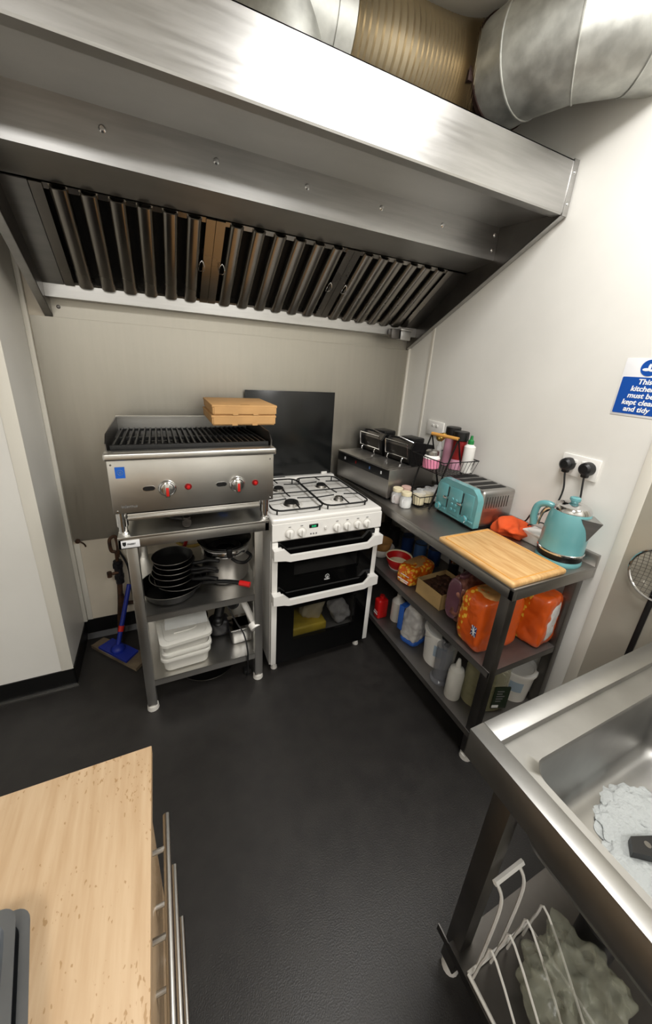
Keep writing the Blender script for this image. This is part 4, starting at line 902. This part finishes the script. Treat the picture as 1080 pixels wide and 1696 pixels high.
# ------------------------------------------------------------------ broom, board, pipes at the left
t = thing('wooden_board', 'worn flat wooden board on the floor in the left corner', 'board', (-1.86, -.22, 0))
B().prism([(-1.985, -.11), (-1.752, -.372), (-1.685, -.29), (-1.93, -.06)], 'z', 0, .018).out('plank', 'wood_ply', t)
t = thing('floor_scraper', 'blue floor scraper with red collar standing in the left corner', 'scraper', (-1.83, -.21, .018))
B().prism([(-1.945, -.15), (-1.80, -.315), (-1.745, -.25), (-1.88, -.10)], 'z', .0185, .03).out('blade', 'broom_blue', t)
B().ball((-1.845, -.205, .034), .03, (1.2, 1.2, .9), 3).out('socket', 'broom_blue', t)
hb0, hb1 = Vector((-1.845, -.20, .045)), Vector((-1.765, -.06, .34))
B().cyl(hb0, hb1, .012, n=14).out('handle', 'broom_blue', t)
B().cyl(hb0.lerp(hb1, .24), hb0.lerp(hb1, .33), .015, n=14).out('collar', 'red_bright', t)
gp = thing('gas_pipe', 'rusty brown gas pipe with valve rising up the back wall', 'pipe', (-1.82, -.06, 0))
B().tube(smooth_path([(-1.846, -.06, 0), (-1.835, -.06, .12), (-1.82, -.06, .24), (-1.81, -.06, .36), (-1.806, -.06, .46)], 4), .014, 10).out('riser', 'copper_rust', gp)
B().cyl((-1.806, -.06, .36), (-1.806, -.06, .50), .021, n=12).cyl((-1.806, -.06, .46), (-1.806, -.06, .485), .027, n=6).cyl((-1.806, -.06, .39), (-1.806, -.06, .41), .026, n=6).out('valve_body', 'dark_stuff', gp)
B().cyl((-1.806, -.075, .435), (-1.85, -.085, .435), .008).cyl((-1.848, -.085, .42), (-1.848, -.085, .45), .012).out('valve_lever', 'copper_rust', gp)
B().tube(smooth_path([(-1.806, -.06, .50), (-1.806, -.06, .55), (-1.826, -.055, .56), (-1.83, -.055, .60), (-1.826, -.05, .63), (-1.80, -.05, .64), (-1.795, -.05, .58), (-1.80, -.055, .52)], 5), .009, 8).out('hose_loop', 'copper_rust', gp)
B().tube(smooth_path([(-1.81, -.058, .28), (-1.80, -.055, .225), (-1.77, -.05, .21), (-1.6, -.045, .20), (-1.2, -.045, .20)], 5), .011, 8).out('branch_pipe', 'copper_rust', gp)
B().tube(smooth_path([(-1.795, -.05, .56), (-1.76, -.05, .45), (-1.757, -.05, .30), (-1.75, -.045, .215)], 5), .006, 8).out('thin_hose', 'dark_stuff', gp)
o = B().tube(smooth_path([(-1.55, -.03, .70), (-1.53, -.03, .60), (-1.47, -.03, .525), (-1.40, -.03, .51), (-1.34, -.03, .54), (-1.30, -.03, .62)], 6), .010, 10).out('gas_flexible_hose', 'yellow_hose'); tag(rehome(o), 'yellow gas hose looping on the wall behind the pans', 'hose')
t = thing('wall_hook', 'small rusty hook at the lower left corner of the splashback', 'hook', (-1.975, -.01, .6))
B().cyl((-1.978, 0, .62), (-1.978, -.014, .62), .012, n=10).tube(smooth_path([(-1.978, -.012, .62), (-1.962, -.016, .615), (-1.95, -.016, .60), (-1.946, -.014, .585)], 4), .004, 6).out('hook_body', 'copper_rust', t)

# ------------------------------------------------------------------ sink
sk = thing('steel_sink', 'deep steel catering sink with raised rim in the right foreground', 'sink', (-.6, -2.05, 0))
SX0, SX1, SY1, SY0 = -1.008, -.05, -1.729, -2.38
ZS = .9
b = B(); rw = .038
b.box(SX0, SX0+rw, SY0, SY1, ZS-.004, ZS, .0015); b.box(SX0+rw, SX1, SY1-rw-.006, SY1, ZS-.004, ZS, .0015); b.box(SX0+rw, SX1, SY0, SY0+rw, ZS-.004, ZS, .0015); b.box(SX1-rw, SX1, SY0+rw, SY1-rw, ZS-.004, ZS, .0015)
b.out('raised_rim', 'steel_sink', sk)
b = B(); b.box(SX0, SX0+.003, SY0, SY1, ZS-.072, ZS-.002, .001).box(SX0, SX1, SY1-.003, SY1, ZS-.072, ZS-.002, .001).box(SX0, SX1, SY0, SY0+.003, ZS-.072, ZS-.002, .001)
b.out('apron', 'steel_sink', sk)
# recessed deck and bowl
ZD_ = ZS-.016; bx0, bx1, by1, by0 = SX0+.064, -.42, SY1-.092, SY0+.07; zb = .68
b = B()
b.box(SX0+rw-.002, bx0, SY0+.03, SY1-.04, ZD_-.003, ZD_); b.box(bx0, bx1, by1, SY1-.04, ZD_-.003, ZD_); b.box(bx0, bx1, SY0+.03, by0, ZD_-.003, ZD_); b.box(bx1, SX1-.03, SY0+.03, SY1-.04, ZD_-.003, ZD_)
b.box(SX0+rw-.002, SX0+rw, SY0+.03, SY1-.04, ZD_, ZS-.003); b.box(SX0+rw, SX1-.03, SY1-.044, SY1-.042, ZD_, ZS-.003)
b.out('recessed_deck', 'steel_sink', sk)
b = B(); rings = []
for ins, z, r in ((-.022, ZD_+.0004, .05), (0, ZD_+.0004, .035), (.004, ZD_-.006, .035), (.012, zb+.03, .04), (.018, zb+.012, .042), (.035, zb+.001, .045), (.06, zb-.002, .05)):
    rings.append([b.bm.verts.new(p) for p in rr2(bx0+ins, bx1-ins, by0+ins, by1-ins, r, z)])
for p, q in zip(rings, rings[1:]):
    n = len(p)
    for i in range(n): b.bm.faces.new((p[i], p[(i+1) % n], q[(i+1) % n], q[i]))
b.bm.faces.new(rings[-1])
b.out('bowl', 'steel_sink', sk, ang=50)
for x in (SX0+.075, SX1-.08):
    for y in (SY1-.085, SY0+.04):
        lg = B().box(x, x+.045, y, y+.045, .03, ZS-.02, .003).out('leg', 'steel_dark', sk)
        B().cyl((x+.022, y+.022, 0), (x+.022, y+.022, .032), .024, .02, 16).out('foot', 'white_plastic', lg)
b = B(); b.box(SX0+.06, SX1-.03, SY0+.02, SY1-.06, .145, .15).box(SX0+.06, SX0+.063, SY0+.02, SY1-.02, .12, .146); b.out('under_shelf', 'steel_dark', sk)
# suds and scourer
o = B(); pts = [(-.70, -1.92), (-.64, -1.90), (-.75, -1.97), (-.68, -1.98), (-.60, -1.93), (-.63, -2.02), (-.74, -2.04), (-.57, -2.0), (-.68, -2.09), (-.60, -2.10)]
for i, (x, y) in enumerate(pts): o.ball((x, y, zb), .05, (1.1, 1.0, .16), 4, .35, 2.2, i)
for v in o.bm.verts: v.co.z = max(zb-.001, v.co.z+.004*noise.noise(v.co*90)+.003*noise.noise(v.co*220))
tag(rehome(o.out('soap_suds', 'foam', ang=80)), 'patch of white soap suds in the sink bowl', 'suds')
t = thing('scrubbing_brush', 'black plastic brush handle lying in the sink suds', 'brush', (-.65, -1.99, zb))
B().prism([(-.722, -1.935), (-.748, -1.952), (-.70, -1.985), (-.60, -2.03), (-.54, -2.05), (-.535, -2.025), (-.61, -1.99), (-.67, -1.955)], 'z', zb+.010, zb+.026).out('handle', 'black_plastic', t)
B().cyl((-.705, -1.957, zb+.0255), (-.705, -1.957, zb+.0265), .006).out('hanging_hole', 'pan_rim', t)
# under sink
zr = .1505
t = thing('wire_rack', 'white wire dish rack under the sink', 'rack', (-.80, -1.93, zr))
def wire(pts, r=.004): return B().tube(pts, r, 6)
wire([(-.93, -1.83, .5), (-.84, -1.83, .505)], .007).out('top_bar', 'white_plastic', t)
for x in (-.925, -.85): wire(smooth_path([(x, -1.83, .5), (x+.012, -1.845, .46), (x+.015, -1.85, .38), (x+.015, -1.85, .2), (x+.015, -1.85, zr+.004)], 4), .004).out('upright', 'white_plastic', t)
wire([(-.94, -1.85, zr+.006), (-.72, -1.85, zr+.006), (-.72, -2.05, zr+.006), (-.94, -2.05, zr+.006), (-.94, -1.85, zr+.006)], .005).out('base_frame', 'white_plastic', t)
for i in range(4): wire(smooth_path([(-.935+.06*i, -1.86, zr+.01), (-.945+.06*i, -1.87, .30), (-.945+.06*i, -1.89, .34), (-.94+.06*i, -2.04, zr+.01)], 4), .003).out('wire_loop', 'white_plastic', t)
o = B().soft((-.77, -1.98, zr+.10), (.16, .17, .17), 5, 3, .05, 14, 4); tag(rehome(o.out('plastic_bag', 'bag_clear', ang=80)), 'scrunched clear plastic bag under the sink', 'bag')
t = bottle('cleaning_bottle', 'dark cleaning bottle beside the plastic bag under the sink', 'bottle', (-.63, -1.95, zr), [(0, 0), (.04, 0), (.042, .004), (.042, .16), (.015, .19), (.015, .21), (0, .21)], 'dark_stuff', [(0, .205), (.017, .205), (.017, .23), (0, .232)], 'blue_sticker')
# sieve on the cladding
t = thing('sieve', 'round wire sieve hanging on the grey cladding at the right edge', 'sieve', (-.04, -1.61, .87))
cS = Vector((-.035, -1.605, .975)); rS = .092
B().tube(arc(cS, rS, 0, 2*PI, 44, (0, 1, 0))[:-1], .0045, 8, True).out('rim', 'chrome', t)
b = B()
for i in range(1, 14):
    q = -1+2*i/14; hw = math.sqrt(1-q*q)
    b.tube([cS+Vector((-.05*max(0, (1-q*q-s*s*hw*hw))*.0+.026*(1-q*q)*(1-s*s), rS*q, rS*hw*s)) for s in [k/6-1 for k in range(13)]], .0009, 4)
    b.tube([cS+Vector((.026*(1-q*q)*(1-s*s), rS*hw*s, rS*q)) for s in [k/6-1 for k in range(13)]], .0009, 4)
b.out('wire_mesh', 'mesh_wire', t)
B().tube([cS+Vector((0, -.0, rS)), cS+Vector((0, -.01, rS+.16))], .009, 10).out('handle', 'black_plastic', t)
B().cyl((-.0035, -1.615, 1.235), (-.045, -1.615, 1.24), .004, n=8).out('hanging_peg', 'chrome', t)
o = B().box(-.012, -.0035, -1.605, -1.588, .0, .93, .002).out('black_edge_strip', 'black_plastic'); rehome(o); tag(o, 'narrow black vertical strip on the grey cladding below the sieve', 'strip')

# ------------------------------------------------------------------ drawer cabinet in the left foreground
cbn = thing('drawer_cabinet', 'beech-topped drawer cabinet with steel bar handles in the left foreground', 'cabinet', (-1.9, -2.0, 0))
DX1, DY1, DY0, DX0 = -1.597, -1.515, -2.45, -2.25
B().box(DX0, DX1, DY0, DY1, .858, .88, .0015).out('top', 'beech', cbn)
B().box(DX0+.01, DX1-.034, DY0+.01, DY1-.008, .06, .858).out('carcass', 'beech', cbn)
B().box(DX0+.01, DX1-.06, DY0+.01, DY1-.03, 0, .06).out('plinth', 'black_plastic', cbn)
for k, (z0, z1, zh) in enumerate(((.70, .85, .80), (.46, .695, .62), (.065, .455, .40))):
    d = B().box(DX1-.034, DX1-.016, DY0+.012, DY1-.01, z0, z1, .0015).out('drawer', 'beech', cbn)
    y1 = -1.595+.012*k
    hd = B().cyl((DX1+.017, y1, zh), (DX1+.017, y1-.36, zh), .006, n=12).out('bar_handle', 'alu', d)
    for y in (y1-.05, y1-.155, y1-.31): B().cyl((DX1-.018, y, zh), (DX1+.017, y, zh), .004, n=10).out('handle_post', 'alu', hd)
def tin(dz, lab, dx=0):
    t = thing('loaf_tin', lab, 'tin', (-1.802+dx, -1.812, .8805+dz), R(12), 'grey baking tins on the cabinet')
    b = B(); rs = []
    for ins, z in ((.012, 0), (0, .03), (-.01, .032), (-.01, .034), (0, .034), (.014, .004)):
        rs.append([b.bm.verts.new(p) for p in rr2(-.07+ins, .07-ins, -.11+ins, .09-ins, .02, z)])
    for p, q in zip(rs, rs[1:]):
        n = len(p)
        for i in range(n): b.bm.faces.new((p[i], p[(i+1) % n], q[(i+1) % n], q[i]))
    b.bm.faces.new(rs[0][::-1]); b.bm.faces.new(rs[-1])
    b.out('tin_body', 'steel_tin', t, local=True)
tin(0, 'lower grey baking tin on the beech cabinet top', .012); tin(.012, 'upper grey baking tin nested in the one below on the cabinet')
